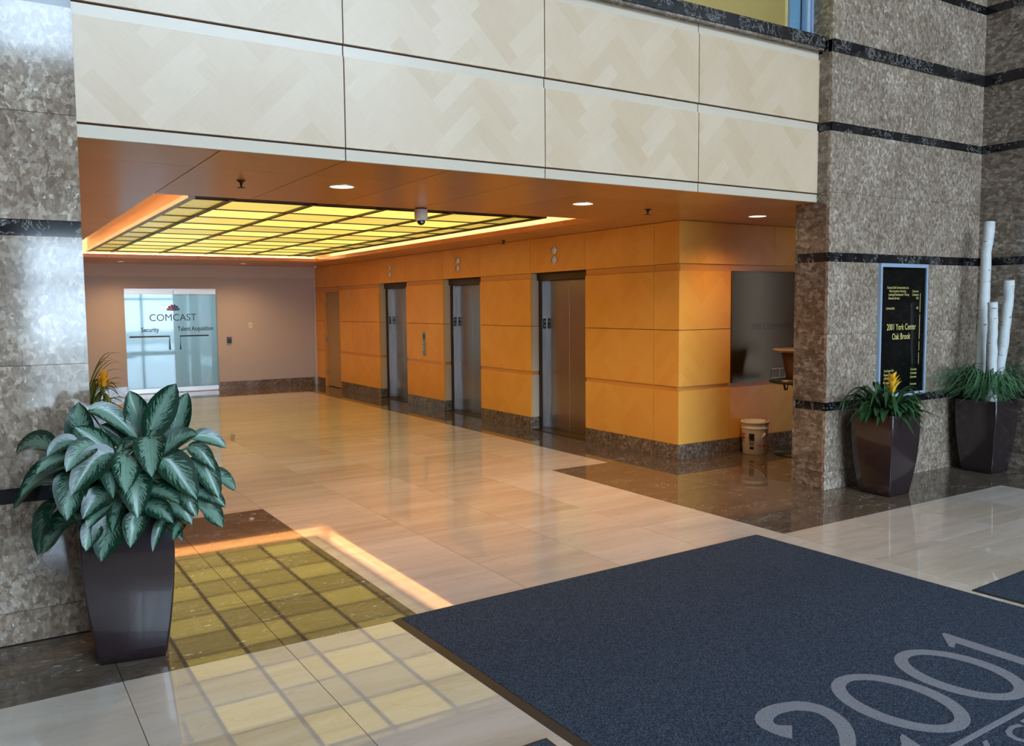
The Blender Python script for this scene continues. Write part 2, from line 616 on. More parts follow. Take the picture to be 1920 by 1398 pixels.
def lettering(name, body, size, org, ux, uy, mat, parent=None, xs=1.0, bold=0.0, align='L', width=None):
    vs, fs = glyphs(body, size, xs, bold)
    x0, x1 = min(v[0] for v in vs), max(v[0] for v in vs)
    k = 1.0
    if width:
        k = width / (x1 - x0)
    sh = {'L': x0, 'C': (x0 + x1) / 2, 'R': x1}[align]
    ux, uy, org = Vector(ux), Vector(uy), Vector(org)
    out = None
    for v2, f2 in words(vs, fs, 0.20 * size * xs):
        out = mesh(name, [ux * ((x - sh) * k) + uy * y for x, y in v2], f2, mat, parent, org)
    return out


def words(vs, fs, gap):
    """split a line of lettering into its words, at gaps wider than gap"""
    iv = sorted((min(vs[q][0] for q in f), max(vs[q][0] for q in f)) for f in fs)
    cuts, hi = [], iv[0][1]
    for a, b in iv:
        if a - hi > gap:
            cuts.append((a + hi) / 2)
        hi = max(hi, b)
    cuts = [-1e9] + cuts + [1e9]
    for c0, c1 in zip(cuts, cuts[1:]):
        ff = [f for f in fs if c0 < vs[f[0]][0] < c1]
        ids = sorted({q for f in ff for q in f})
        mp = {q: i for i, q in enumerate(ids)}
        yield [vs[q] for q in ids], [tuple(mp[q] for q in f) for f in ff]


# ------------------------------------------------------------------ measured layout
D = 0.742                       # building module
X0, Y0 = 0.491, 4.10            # module lines of the floor
gx = lambda k: X0 + D * k
gy = lambda k: Y0 + D * k
WX = 6.39                       # face of the elevator wall
WXL = 0.52                      # opposite lobby wall
YF = 5.00                       # face of the maple fascia
YP = 4.87                       # face of the stone piers
ZS = 2.581                      # underside of the lobby ceiling
YB = 18.2                       # end wall of the lobby
OX0, OX1, OY0, OY1 = gx(1), gx(7), 7.13, 16.03   # opening in the lobby ceiling

# ------------------------------------------------------------------ floor
floor = tag(box('floor', XL - 0.3, 9.6, YW, 21.5, -0.20, -0.012, 'grout'), 'polished floor of cream and dark brown square marble tiles', 'floor', kind='structure')


def is_light(cx, cy):
    if cy < Y0:
        return gx(-2) < cx < gx(10)
    if cy < gy(4):
        return gx(2) < cx < gx(6)
    return gx(1) < cx < gx(7)


G = 0.0016
for r in range(-3, 10):
    for c in range(-3, 12):
        x0, x1, y0, y1 = gx(c), gx(c + 1), gy(r), gy(r + 1)
        cx, cy = (x0 + x1) / 2, (y0 + y1) / 2
        if cy > YP + 0.3 and (cx < WXL - 0.3 or cx > 9.2):
            continue
        if cy > 6.9 and cx > WX + 0.3:
            continue
        x1 = min(x1, 9.2)
        tag(box('tile', x0 + G, x1 - G, y0 + G, y1 - G, -0.012, 0.0, 'light_floor' if is_light(cx, cy) else 'stone_floor', floor))
yf = gy(10)
box('tile', OX0 + G, OX1 - G, yf + G, gy(17), -0.012, 0.0, 'light_floor', floor)
box('tile', 0.2, OX0 - G, yf + G, YB + 0.1, -0.012, 0.0, 'stone_floor', floor)
box('tile', OX1 + G, WX + 0.35, yf + G, YB + 0.1, -0.012, 0.0, 'stone_floor', floor)
box('tile', OX0 + G, OX1 - G, gy(17) + G, YB + 0.1, -0.012, 0.0, 'stone_floor', floor)
box('tile', OX0 + G, OX1 - G, YB + 0.1 + G, 21.4, -0.012, 0.0, 'light_floor', floor)
box('tile', gx(-3), 8.8, YW, gy(-3) - G, -0.012, 0.0, 'light_floor', floor)

# ------------------------------------------------------------------ stone piers
BANDS = [(0.720, 0.795), (2.052, 2.132), (3.190, 3.265), (3.865, 3.965), (4.570, 4.650)]
ROWS = [(0.0, 0.165), (0.165, 0.72), (0.795, 1.408), (1.408, 2.052), (2.132, 2.660), (2.660, 3.19), (3.265, 3.865), (3.965, 4.57), (4.65, 5.5), (5.5, 7.4), (7.4, ZT)]
g = 0.0012


def stone_wall(name, label, axis, face, sgn, cuts, mat, core):
    """slabs on a wall; axis 'Y' = face at constant Y (cuts along X), axis 'X' = face at constant X (cuts along Y)"""
    w = tag(box(name, *core, 'grout'), label, 'wall', kind='structure')
    for z0, z1 in ROWS:
        up = z0 > 2.6
        for a, b in (cuts[1] if up else cuts[0]):
            f0, f1 = sorted((face, face - sgn * 0.03))
            if axis == 'Y':
                box('slab', a + g, b - g, f0, f1, z0 + g, z1 - g, mat, w)
            else:
                box('slab', f0, f1, a + g, b - g, z0 + g, z1 - g, mat, w)
    for z0, z1 in BANDS:
        inset = 0.012 if z0 < 3.8 or z0 > 4 else -0.02
        f0, f1 = sorted((face - sgn * inset, face - sgn * 0.045))
        a, b = cuts[0][0][0], cuts[0][-1][1]
        if axis == 'Y':
            box('band', a + 0.008, b - 0.002, f0, f1, z0, z1, 'black_stone', w)
        else:
            box('band', f0, f1, a + 0.002, b - 0.002, z0, z1, 'black_stone', w)
    return w


PX0, PX1 = 0.49, 6.40
wl = stone_wall('wall_left', 'brown marble pier with black bands behind the leafy plant', 'Y', YP, -1, ([(XL, -0.35), (-0.35, PX0)], [(XL, PX0)]), 'stone_wall', (XL, PX0 - 0.03, YP + 0.03, YP + 0.40, 0, ZT))
for z0, z1 in ROWS:      # lobby-side return of that pier
    if z1 < 3.9:
        box('slab', PX0 - 0.03, PX0, YP + 0.03, YP + 0.40, z0 + g, z1 - g, 'stone_shaded', wl)
wr = stone_wall('wall_right', 'brown marble pier with black bands holding the directory board', 'Y', YP, -1, ([(PX1, 7.93), (7.93, XR + 0.03)], [(PX1, 7.93), (7.93, XR + 0.03)]), 'stone_wall', (PX1 + 0.03, XR + 0.3, YP + 0.03, YP + 0.34, 0, ZT))
for z0, z1 in ROWS:      # its return facing the lobby
    box('slab', PX1, PX1 + 0.03, YP + 0.03, YP + 0.34, z0 + g, z1 - g, 'stone_shaded', wr)
for z0, z1 in BANDS:
    box('band', PX1 + 0.008, PX1 + 0.03, YP + 0.012, YP + 0.335, z0, z1, 'black_stone', wr)
box('slab', PX1, XR, YP + 0.34, YP + 0.36, 0, ZS, 'stone_shaded', wr)
stone_wall('wall_side', 'shaded brown marble side wall behind the birch pole planter', 'X', XR, -1, ([(YW, 1.6), (1.6, 3.1), (3.1, YP)], [(YW, 1.6), (1.6, YP)]), 'stone_shaded', (XR + 0.03, XR + 0.3, YW, YP + 0.03, 0, ZT))
stone_wall('wall_side', 'brown marble side wall of the atrium beyond the leafy plant', 'X', XL, 1, ([(YW, 1.6), (1.6, YP)], [(YW, YP)]), 'stone_shaded', (XL - 0.3, XL - 0.03, YW, YP + 0.4, 0, ZT))

# ------------------------------------------------------------------ atrium shell (behind and above the camera)
ca = tag(box('ceiling_atrium', XL, XR, YW, 5.6, ZT, ZT + 0.2, 'white_paint'), 'pale flat ceiling high above the atrium', 'ceiling', kind='structure')
ww = tag(box('wall_window', XL, XR, YW, YW + 0.1, 3.0, 6.3, 'stone_shaded'), 'glazed entrance wall of the atrium behind the viewer', 'wall', kind='structure')
box('pier', XL, 0.8, YW, YW + 0.1, 0, 3.0, 'stone_shaded', ww)
box('pier', 8.4, XR, YW, YW + 0.1, 0, 3.0, 'stone_shaded', ww)
for i in range(8):
    x = -1.13 + 1.54 * i
    box('mullion', x - 0.09, x + 0.09, YW, YW + 0.1, 6.3, ZT, 'alu', ww)
    if i < 7:
        box('pane', x + 0.09, min(XR, x + 1.54) - 0.09, YW + 0.045, YW + 0.05, 6.3, ZT, 'glass', ww)
for i in range(6):
    x = 0.8 + 7.6 * i / 5
    box('mullion', x - 0.06, x + 0.06, YW, YW + 0.1, 0, 3.0, 'alu', ww)
    if i < 5:
        box('pane', x + 0.06, x + 7.6 / 5 - 0.06, YW + 0.045, YW + 0.05, 0, 3.0, 'glass', ww)
box('mullion', 0.8, 8.4, YW, YW + 0.1, 2.15, 2.25, 'alu', ww)
tag(box('ground', -40, 40, -45, YW - 0.02, -0.3, -0.2, 'pavement'), 'grey pavement outside the atrium glazing', 'pavement', kind='structure')

# ------------------------------------------------------------------ maple fascia over the opening
fa = tag(box('wall_upper', PX0, PX1 + 0.02, YF + 0.025, YF + 0.10, ZS + 0.004, 3.90, 'groove'), 'pale maple panelled fascia above the lobby opening', 'wall', kind='structure')
xs = [PX0 + 0.01, gx(2), gx(4), gx(6), PX1 + 0.02]
xs[0] = 0.495
for i in range(4):
    a, b = xs[i] + 0.004, xs[i + 1] - 0.004
    if i == 3:
        b = PX1 - 0.001
    box('edge_strip', a, b, YF + 0.004, YF + 0.03, ZS, 2.648, 'maple_plain', fa)
    box('panel', a, b, YF, YF + 0.03, 2.660, 3.203, 'maple', fa)
    box('reveal_strip', a, b, YF + 0.012, YF + 0.03, 3.203, 3.268, 'maple_plain', fa)
    box('panel', a, b, YF, YF + 0.03, 3.279, 3.815, 'maple', fa)
    box('reveal_strip', a, b, YF + 0.012, YF + 0.03, 3.815, 3.895, 'maple_plain', fa)
lg = tag(box('trim_1', PX0, PX1 - 0.001, YF - 0.055, YF + 0.25, 3.905, 4.005, 'black_stone'), 'black veined marble ledge along the top of the fascia', 'ledge', kind='structure')
box('drip_strip', PX0, PX1 - 0.001, YF - 0.045, YF + 0.2, 3.885, 3.905, 'stone_shaded', lg)

# upper storey window above the ledge
wn = empty('window_1', 'upper storey window with blue grey frame above the black ledge', 'window', (0, 0, 0), kind='structure')
box('frame', PX0, PX1 - 0.002, YF + 0.09, YF + 0.15, 4.006, 4.05, 'alu', wn)
box('frame', PX1 - 0.062, PX1 - 0.022, YF + 0.09, YF + 0.15, 4.05, 7.0, 'alu', wn)
box('frame', PX1 - 0.018, PX1 - 0.002, YF + 0.07, YF + 0.15, 4.05, 7.0, 'alu', wn)
box('reflection_strip', PX1 - 0.20, PX1 - 0.004, YF + 0.17, YF + 0.19, 4.01, 7.0, 'blue_reflection', wn)  # blue strip stands in for a reflection at the window side
for k in (2, 4):
    box('frame', gx(k) - 0.02, gx(k) + 0.02, YF + 0.09, YF + 0.15, 4.05, 7.0, 'alu', wn)
for a, b in ((PX0, gx(2) - 0.02), (gx(2) + 0.02, gx(4) - 0.02), (gx(4) + 0.02, PX1 - 0.062)):
    box('pane', a, b, YF + 0.115, YF + 0.12, 4.05, 7.0, 'glass', wn)
box('frame', PX0, PX1 - 0.002, YF + 0.09, YF + 0.15, 7.0, 7.1, 'alu', wn)
wu = tag(box('wall_storey', PX0, PX1 - 0.001, YF + 0.05, YF + 0.15, 7.1, ZT, 'white_paint'), 'pale wall above the upper storey window', 'wall', kind='structure')
rm = tag(box('wall_office', PX0, 6.39, 8.4, 8.5, 3.2, 7.1, 'office_wall'), 'pale yellow office wall behind the upper window', 'wall', kind='structure')
box('slab', PX0 - 0.1, PX0, YF + 0.15, 8.4, 3.2, 7.1, 'office_wall', rm)
box('slab', 6.39, 6.49, YF + 0.38, 8.4, 3.2, 7.1, 'office_wall', rm)
box('slab', PX0, 6.39, YF + 0.16, 8.4, 7.1, 7.2, 'office_white', rm)
box('slab', PX0, 6.39, YF + 0.16, 8.4, 3.9, 3.99, 'grout', rm)
ol = tag(box('added_office_lamp', 2.5, 4.4, 6.2, 6.8, 7.02, 7.09, 'added_office_lamp'), 'added flat lamp lighting the upper office out of view', 'lamp')  # added out of view to light the upper office

# ------------------------------------------------------------------ lobby ceiling
ce = empty('ceiling', 'warm-lit wood lobby ceiling panels around a lit glass ceiling', 'ceiling', kind='structure')
TH = 0.064
ZC = 2.79


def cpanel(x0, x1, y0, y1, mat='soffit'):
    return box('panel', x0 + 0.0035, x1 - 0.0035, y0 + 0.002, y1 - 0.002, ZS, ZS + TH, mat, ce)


edges = [WXL - 0.02] + [gx(k) for k in range(1, 8)] + [WX + 0.04]
for a, b in zip(edges, edges[1:]):
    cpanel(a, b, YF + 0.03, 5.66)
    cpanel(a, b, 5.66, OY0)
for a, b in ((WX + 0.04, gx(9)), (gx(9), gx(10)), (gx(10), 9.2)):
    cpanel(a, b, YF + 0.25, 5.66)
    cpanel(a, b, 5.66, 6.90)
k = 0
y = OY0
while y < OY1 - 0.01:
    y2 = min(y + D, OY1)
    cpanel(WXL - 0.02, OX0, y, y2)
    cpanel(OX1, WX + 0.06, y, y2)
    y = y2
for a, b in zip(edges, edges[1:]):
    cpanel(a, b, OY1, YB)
box('light_block_slab', WXL - 0.3, 9.4, YF + 0.11, YB + 0.12, ZC + 0.03, ZC + 0.13, 'groove', ce)  # added above the ceiling to keep stray sky light out

box('cove_top', OX0 - 0.30, OX1 + 0.30, OY0 - 0.30, OY1 + 0.30, ZC, ZC + 0.03, 'maple_plain', ce)
for (a, b, c, d) in ((OX0 - 0.32, OX0 - 0.30, OY0 - 0.3, OY1 + 0.3), (OX1 + 0.27, OX1 + 0.29, OY0 - 0.3, OY1 + 0.3), (OX0 - 0.3, OX1 + 0.3, OY0 - 0.32, OY0 - 0.30), (OX0 - 0.3, OX1 + 0.3, OY1 + 0.27, OY1 + 0.29)):
    box('cove_side', a, b, c, d, ZS + TH, ZC, 'maple_plain', ce)

cv = 0.012
for nm, lab, b4 in (('cove', 'warm cove strip lamp hidden along the wall opposite the elevators', (OX0 - 0.16, OX0 - 0.12, OY0, OY1)), ('cove', 'warm cove strip lamp hidden along the elevator side of the lit ceiling', (OX1 + 0.12, OX1 + 0.16, OY0, OY1)),
                    ('cove', 'warm cove strip lamp hidden at the end near the glass doors', (OX0, OX1, OY1 + 0.12, OY1 + 0.16))):
    tag(box('cove_strip_lamp', b4[0], b4[1], b4[2], b4[3], ZS + TH, ZS + TH + cv, 'strip_glow'), lab, 'lamp', 'cove strip lamps')

# lit glass ceiling
ll = empty('lit_glass_ceiling', 'grid of glowing yellow green glass panes set into the lobby ceiling', 'ceiling light', ((OX0 + OX1) / 2, 11.5, 2.645))
lx, ly, lz = ll.location
FX = [1.63] + [gx(k) for k in range(2, 7)] + [5.30]
FY = [7.68, 7.83] + [8.572 + D * k for k in range(0, 10)] + [15.42]
bt = 0.018
rg = random.Random(3)
for i in range(len(FX) - 1):
    for j in range(1, len(FY) - 1):
        p = box('pane', FX[i] + bt - lx, FX[i + 1] - bt - lx, FY[j] + 0.012 - ly, FY[j + 1] - 0.012 - ly, 0.006, 0.014, 'pane', ll)
        e = 0.55 if i in (0, len(FX) - 2) else 1.0
        band = (1.1, 0.72)[(j + (i // 2)) % 2] if i not in (0, 5) else 0.8
        p['glow'] = e * band * rg.uniform(0.8, 1.15)
for i, x in enumerate(FX):
    w = 0.022 if 0 < i < len(FX) - 1 else 0.03
    box('bar', x - w - lx, x + w - lx, FY[0] - ly, FY[-1] - ly, -0.012, 0.03, 'bronze' if i else 'alu', ll)
for j, y in enumerate(FY):
    for i in range(len(FX) - 1):
        box('crossbar', FX[i] + 0.024 - lx, FX[i + 1] - 0.024 - lx, y - 0.012 - ly, y + 0.012 - ly, -0.004, 0.02, 'bronze', ll)
for (a, b, c, d) in ((FX[0] - 0.012, FX[0], FY[0], FY[-1]), (FX[-1], FX[-1] + 0.012, FY[0], FY[-1]), (FX[0], FX[-1], FY[0] - 0.012, FY[0]), (FX[0], FX[-1], FY[-1], FY[-1] + 0.012)):
    box('housing', a - lx, b - lx, c - ly, d - ly, 0.03, ZC - lz, 'soffit', ll)  # sides added to stop pane light reaching the cove top
for x in (FX[1], FX[3], FX[5]):
    for y in (8.5, 11.5, 14.5):
        box('hanger', x - 0.01 - lx, x + 0.01 - lx, y - 0.01 - ly, y + 0.01 - ly, 0.03, ZC - lz, 'bronze', ll)

# ------------------------------------------------------------------ downlights, sprinklers, camera


def downlight(x, y, label, power, size=0.09):
    t = empty('downlight', label, 'downlight', (x, y, ZS), 'recessed ceiling downlights')
    lathe('trim_ring', [(size + 0.012, 0.0), (size + 0.012, -0.005), (size, -0.005), (size - 0.006, 0.0)], 'reflector', t, seg=28, closed=False)
    lathe('lens', [(size, -0.003), (size, -0.0015)], 'lens_glow', t, seg=28)
    l = bpy.data.lights.new('downlight_lamp', 'SPOT')
    l.energy = power
    l.color = (1.0, 0.58, 0.25)
    l.spot_size = rad(150)
    l.spot_blend = 1.0
    l.shadow_soft_size = 0.07
    o = link('downlight_lamp', l, t, (0, 0, -0.02))
    return t


downlight(2.36, 6.07, 'round ceiling downlight nearest the leafy plant', 85)
downlight(4.60, 6.07, 'round ceiling downlight between the camera dome and the corner', 85)
downlight(6.84, 6.07, 'round ceiling downlight beside the stone pier above the bucket', 42)
downlight(2.36, 17.3, 'small ceiling downlight above the glass doors', 70, 0.05)
downlight(4.58, 17.2, 'small ceiling downlight above the wall switch', 70, 0.05)


def sprinkler(x, y, label):
    t = empty('sprinkler', label, 'sprinkler', (x, y, ZS), 'ceiling sprinklers')
    lathe('escutcheon', [(0.012, -0.02), (0.03, -0.004), (0.034, 0.0)], 'bronze', t, seg=14)
    lathe('stem', [(0.006, -0.05), (0.009, -0.035), (0.009, -0.018)], 'bronze', t, seg=8)
    vs, fs = [], []
    for q in range(12):
        a0 = 2 * PI * q / 12
        b = len(vs)
        for da, r in ((-0.14, 0.006), (0.14, 0.006), (0.14, 0.028), (-0.14, 0.028)):
            for z in (-0.052, -0.049):
                vs.append((r * math.cos(a0 + da * (1 if r < .02 else .6)), r * math.sin(a0 + da * (1 if r < .02 else .6)), z))
        fs += [(b, b + 2, b + 4, b + 6), (b + 1, b + 7, b + 5, b + 3), (b + 2, b + 3, b + 5, b + 4), (b + 4, b + 5, b + 7, b + 6), (b, b + 6, b + 7, b + 1)]
    mesh('deflector', vs, fs, 'bronze', t)


sprinkler(1.635, 6.12, 'ceiling sprinkler left of the first downlight')
sprinkler(5.41, 6.13, 'ceiling sprinkler near the panelled corner')
sprinkler(6.18, 9.95, 'ceiling sprinkler by the nearest elevator lanterns')

t = empty('security_camera', 'white security camera with black dome hanging from the ceiling edge', 'camera', (3.50, 7.06, ZS))
lathe('mount', [(0.052, -0.010), (0.056, -0.006), (0.056, 0.0)], 'black', t, seg=24)
lathe('housing', [(0.040, -0.112), (0.058, -0.105), (0.060, -0.09), (0.060, -0.010)], 'white', t, seg=28)
lathe('dome', [(0.004, -0.152), (0.018, -0.148), (0.030, -0.138), (0.037, -0.125), (0.039, -0.110)], 'black', t, seg=24)
box('lens', -0.016, 0.006, -0.036, -0.028, -0.132, -0.118, 'steel_bright', t)

# ------------------------------------------------------------------ elevator wall
OPEN = [(8.39, 9.61), (10.97, 12.15), (13.53, 14.70)]
DOORY = (16.72, 17.67)
ew = tag(box('wall_elevator', WX + 0.26, WX + 0.5, 6.98, YB + 0.12, 0, ZS + 0.2, 'groove'), 'warm-lit maple panelled wall with three elevators and marble base', 'wall', kind='structure')
piers = [(6.735, 8.39, [7.135]), (9.61, 10.97, []), (12.15, 13.53, []), (14.70, 16.72, [16.05]), (17.67, YB, [])]
for n_, (a, b, js) in enumerate(piers):
    e0 = a if n_ else a + 0.03
    box('backing', WX + 0.028, WX + 0.26, a + 0.028, b - 0.003, 0, ZS, 'groove', ew)
    cut = [a] + js + [b]
    for s0, s1 in zip(cut, cut[1:]):
        for z0, z1, d, mt in ((0.0, 0.165, 0.0, 'stone_base'), (0.167, 0.745, 0.0, 'warmlit'), (0.745, 0.797, 0.016, 'warmlit_plain'), (0.797, 1.406, 0.0, 'warmlit'), (1.413, 2.048, 0.0, 'warmlit'), (2.048, 2.122, 0.014, 'warmlit_plain')):
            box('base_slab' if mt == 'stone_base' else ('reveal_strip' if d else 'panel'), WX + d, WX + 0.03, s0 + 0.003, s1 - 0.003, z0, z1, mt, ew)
        # pier ends towards the atrium; paler wood stands in for daylight on them
    if n_:
        for z0, z1, d, mt in ((0.0, 0.165, 0.0, 'stone_base'), (0.167, 0.745, 0.0, 'maple_plain'), (0.745, 0.797, 0.012, 'warmlit_plain'), (0.797, 1.406, 0.0, 'maple_plain'), (1.413, 2.048, 0.0, 'maple_plain'), (2.048, 2.122, 0.012, 'maple_plain')):
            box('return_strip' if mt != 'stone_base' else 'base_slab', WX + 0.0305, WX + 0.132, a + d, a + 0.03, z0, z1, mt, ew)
        box('return_side', WX + 0.0305, WX + 0.26, b - 0.003, b, 0, 2.12, 'warmlit_plain', ew)
tops = [6.735, 7.135, 8.39, 9.61, 10.97, 12.15, 13.53, 14.70, 16.05, YB]
for a, b in zip(tops, tops[1:]):
    box('panel', WX, WX + 0.03, a + 0.003, b - 0.003, 2.126, ZS - 0.004, 'warmlit', ew)
    box('backing', WX + 0.032, WX + 0.26, max(a, 6.80), b, 2.126, ZS, 'groove', ew)

for n_, (a, b) in enumerate(OPEN):
    which = ('nearest the panelled corner', 'in the middle of the three', 'farthest along the lobby')[n_]
    t = empty('door_%d' % (n_ + 1), 'brushed steel elevator doors in bronze frame, ' + which, 'elevator', (WX, (a + b) / 2, 0), 'elevators along the honey wood wall', 'structure')
    hw = (b - a) / 2
    box('header', 0.105, 0.20, -hw + 0.004, hw - 0.004, 2.028, 2.122, 'bronze', t)
    box('head_panel', 0.20, 0.24, -hw + 0.004, hw - 0.004, 2.02, 2.05, 'bronze', t)
    box('jamb', 0.133, 0.21, hw - 0.055, hw - 0.004, 0, 2.028, 'bronze', t)
    box('jamb', 0.133, 0.21, -hw + 0.004, -hw + 0.055, 0, 2.028, 'bronze', t)
    j = box('jamb_face', 0.15, 0.222, hw - 0.063, hw - 0.055, 0.012, 2.02, 'steel_bright', t)
    box('jamb_face', 0.15, 0.222, -hw + 0.055, -hw + 0.063, 0.012, 2.02, 'steel_bright', t)
    ind = box('indicator', 0.160, 0.205, hw - 0.068, hw - 0.063, 1.375, 1.515, 'black', t)
    box('button', -0.010, 0.010, -0.0045, -0.0025, 0.02, 0.04, 'steel_bright', ind)
    box('button', -0.010, 0.010, -0.0045, -0.0025, -0.04, -0.02, 'steel_bright', ind)
    c = 0.02
    box('door_leaf', 0.222, 0.25, -hw + 0.02, c - 0.002, 0.012, 2.035, 'steel', t)
    box('door_leaf', 0.222, 0.25, c + 0.008, hw - 0.02, 0.012, 2.035, 'steel', t)
    box('door_edge', 0.219, 0.25, c - 0.001, c + 0.006, 0.012, 2.035, 'steel_bright', t)
    box('sill', 0.0, 0.25, -hw + 0.02, hw - 0.02, 0.0005, 0.008, 'bronze', t)
    yc = (9.025, 11.612, 14.165)[n_]
    for z, wd in ((2.397, 'upper'), (2.277, 'lower')):
        q = empty('hall_lantern', wd + ' round white lantern over the elevator ' + which, 'lantern', (WX, yc, z), 'elevator hall lanterns')
        q.rotation_euler = (0, -PI / 2, 0)
        lathe('ring', [(0.030, -0.001), (0.046, 0.008), (0.050, 0.030), (0.044, 0.042), (0.038, 0.042)], 'white', q, seg=24, closed=False)
        lathe('disc', [(0.038, 0.030), (0.034, 0.036), (0.010, 0.039)], 'white', q, seg=24)

t = empty('call_panel', 'slim bronze elevator call panel with round buttons', 'call panel', (WX, 12.84, 1.07))
box('plate', -0.012, 0.0, -0.042, 0.042, -0.20, 0.20, 'steel', t)
for z in (-0.11, -0.05, 0.01):
    q = link('button', None, t, (-0.012, 0, z))
    q.empty_display_size = 0.02
    vs, fs = lathe_data([(0.018, -0.001), (0.018, 0.004), (0.012, 0.007)], 14)
    bpy.data.objects.remove(q)
    mesh('button', [(-v[2], v[0], v[1]) for v in vs], [tuple(reversed(f)) for f in fs], 'steel_bright', t, (-0.012, 0, z), True)
box('keyhole_plate', -0.015, -0.012, -0.02, 0.02, 0.08, 0.16, 'bronze', t)

# beige service door at the end of that wall
t = empty('door_4', 'plain beige service door with three hinges near the end wall', 'door', (WX, sum(DOORY) / 2, 0), kind='structure')
hw = (DOORY[1] - DOORY[0]) / 2
box('leaf', 0.05, 0.09, -hw + 0.035, hw - 0.035, 0.012, 2.02, 'beige_door', t)
box('frame', 0.0, 0.12, hw - 0.035, hw - 0.002, 0, 2.05, 'warmlit_plain', t)
box('frame', 0.0, 0.12, -hw + 0.002, -hw + 0.035, 0, 2.05, 'warmlit_plain', t)
box('frame', 0.0, 0.12, -hw + 0.002, hw - 0.002, 2.02, 2.12, 'warmlit_plain', t)
for z in (0.30, 1.02, 1.75):
    box('hinge', 0.035, 0.05, hw - 0.055, hw - 0.034, z - 0.05, z + 0.05, 'steel_bright', t)
kn = box('handle_plate', 0.045, 0.05, -hw + 0.07, -hw + 0.10, 0.90, 1.02, 'steel_bright', t)
tube('lever', [(0.0, 0, 0), (-0.05, 0, 0), (-0.055, 0.10, 0)], 0.009, 'steel_bright', kn)

# left lobby wall (seen only past the pier) and end wall
lw = tag(box('wall_lobby', WXL - 0.1, WXL - 0.03, YP + 0.4, YB, 0, ZS, 'groove'), 'warm-lit maple lobby wall opposite the elevators', 'wall', kind='structure')
y = YP + 0.4
while y < YB - 0.1:
    y2 = min(y + 2 * D, YB)
    for z0, z1, mt in ((0, 0.165, 'stone_base'), (0.167, 0.75, 'warmlit'), (0.797, 1.406, 'warmlit'), (1.413, 2.048, 'warmlit'), (2.126, ZS - 0.004, 'warmlit')):
        box('panel' if mt == 'warmlit' else 'base_slab', WXL - 0.03, WXL, y + 0.002, y2 - 0.002, z0, z1, mt, lw)
    y = y2

bw = empty('wall_back', 'plain taupe end wall with a marble base around the glass doors', 'wall', kind='structure')
GX0, GX1, GZ = 2.515, 4.275, 2.10
box('slab', WXL, GX0, YB, YB + 0.12, 0, 2.34, 'taupe', bw)
box('slab', GX1, 6.66, YB, YB + 0.12, 0, 2.34, 'taupe', bw)
box('slab', GX0, GX1, YB, YB + 0.12, GZ, 2.34, 'taupe', bw)
box('header', WXL, WX - 0.001, YB - 0.05, YB + 0.12, 2.34, ZS, 'taupe_light', bw)
box('corner_post', 6.34, WX - 0.002, YB - 0.04, YB, 0, 2.34, 'taupe_light', bw)
bb = empty('baseboard_back', 'row of brown marble base slabs under the taupe wall', 'baseboard', kind='structure')
for a, b in ((WXL, 1.25), (1.25, 1.9), (1.9, GX0 - 0.01), (GX1 + 0.01, 4.72), (4.72, 4.98), (4.98, 5.40), (5.40, 5.90), (5.90, 6.33)):
    box('slab', a + 0.002, b - 0.002, YB - 0.014, YB, 0, 0.165, 'stone_base', bb)

# office behind the glass doors
of = tag(box('wall_corridor', 1.2, 5.6, 21.3, 21.4, 0, ZS, 'office_white'), 'white corridor wall behind the etched glass doors', 'wall', kind='structure')
box('slab', 1.1, 1.2, YB + 0.12, 21.4, 0, ZS, 'office_white', of)
box('slab', 5.6, 5.7, YB + 0.12, 21.4, 0, ZS, 'office_white', of)
box('slab', 1.2, 5.6, YB + 0.12, 21.4, ZS, ZS + 0.1, 'office_white', of)
box('wall_curb', 3.7, 4.1, 21.0, 21.3, 0, 1.9, 'taupe', of)
tag(box('added_corridor_lamp', 2.4, 4.4, 19.2, 20.2, ZS - 0.035, ZS - 0.001, 'backlight_glow'), 'added cool white lamp backlighting the glass doors', 'lamp')  # unseen lamp added to backlight the etched glass

# etched glass double door
gd = empty('door_5', 'etched pale blue glass double doors with black lettering', 'door', ((GX0 + GX1) / 2, YB + 0.04, 0), kind='structure')
hw = (GX1 - GX0) / 2
cx = 0.04
box('head_rail', -hw, hw, -0.03, 0.03, GZ - 0.02, GZ, 'rail', gd)
for a, b in ((-hw + 0.006, cx - 0.006), (cx + 0.006, hw - 0.006)):
    lf = link('leaf', None, gd, ((a + b) / 2, 0, 0))
    lf.empty_display_size = 0.05
    w2 = (b - a) / 2
    box('glass', -w2, w2, -0.006, 0.006, 0.10, GZ - 0.11, 'etched', lf)
    box('top_rail', -w2, w2, -0.018, 0.018, GZ - 0.11, GZ - 0.025, 'rail', lf)
    box('bottom_rail', -w2, w2, -0.018, 0.018, 0.012, 0.10, 'rail', lf)
    sg = 1 if b < 0.5 and a < -0.1 else -1
    e = w2 - 0.10 if sg > 0 else -w2 + 0.09
    far = -w2 + 0.06 if sg > 0 else w2 - 0.18
    tube('pull_handle', [(far, -0.05, 1.145), (e, -0.05, 1.145), (e, -0.05, 0.87)], 0.014, 'bronze', lf)
ux, uz = (1, 0, 0), (0, 0, 1)
lettering('lettering', 'COMCAST', 0.20, (0.025, -0.0075, 1.455), ux, uz, 'navy_text', gd, align='C', width=0.90)
lettering('lettering', 'Security', 0.125, (-0.59, -0.0075, 1.24), ux, uz, 'navy_text', gd, bold=0.003, width=0.335)
lettering('lettering', 'Talent Acquisition', 0.125, (0.10, -0.0075, 1.25), ux, uz, 'navy_text', gd, bold=0.003, width=0.70)
cols = [(0.42, 0.12, 0.10), (0.45, 0.035, 0.06), (0.30, 0.03, 0.10), (0.06, 0.05, 0.16), (0.03, 0.07, 0.24), (0.02, 0.10, 0.11)]
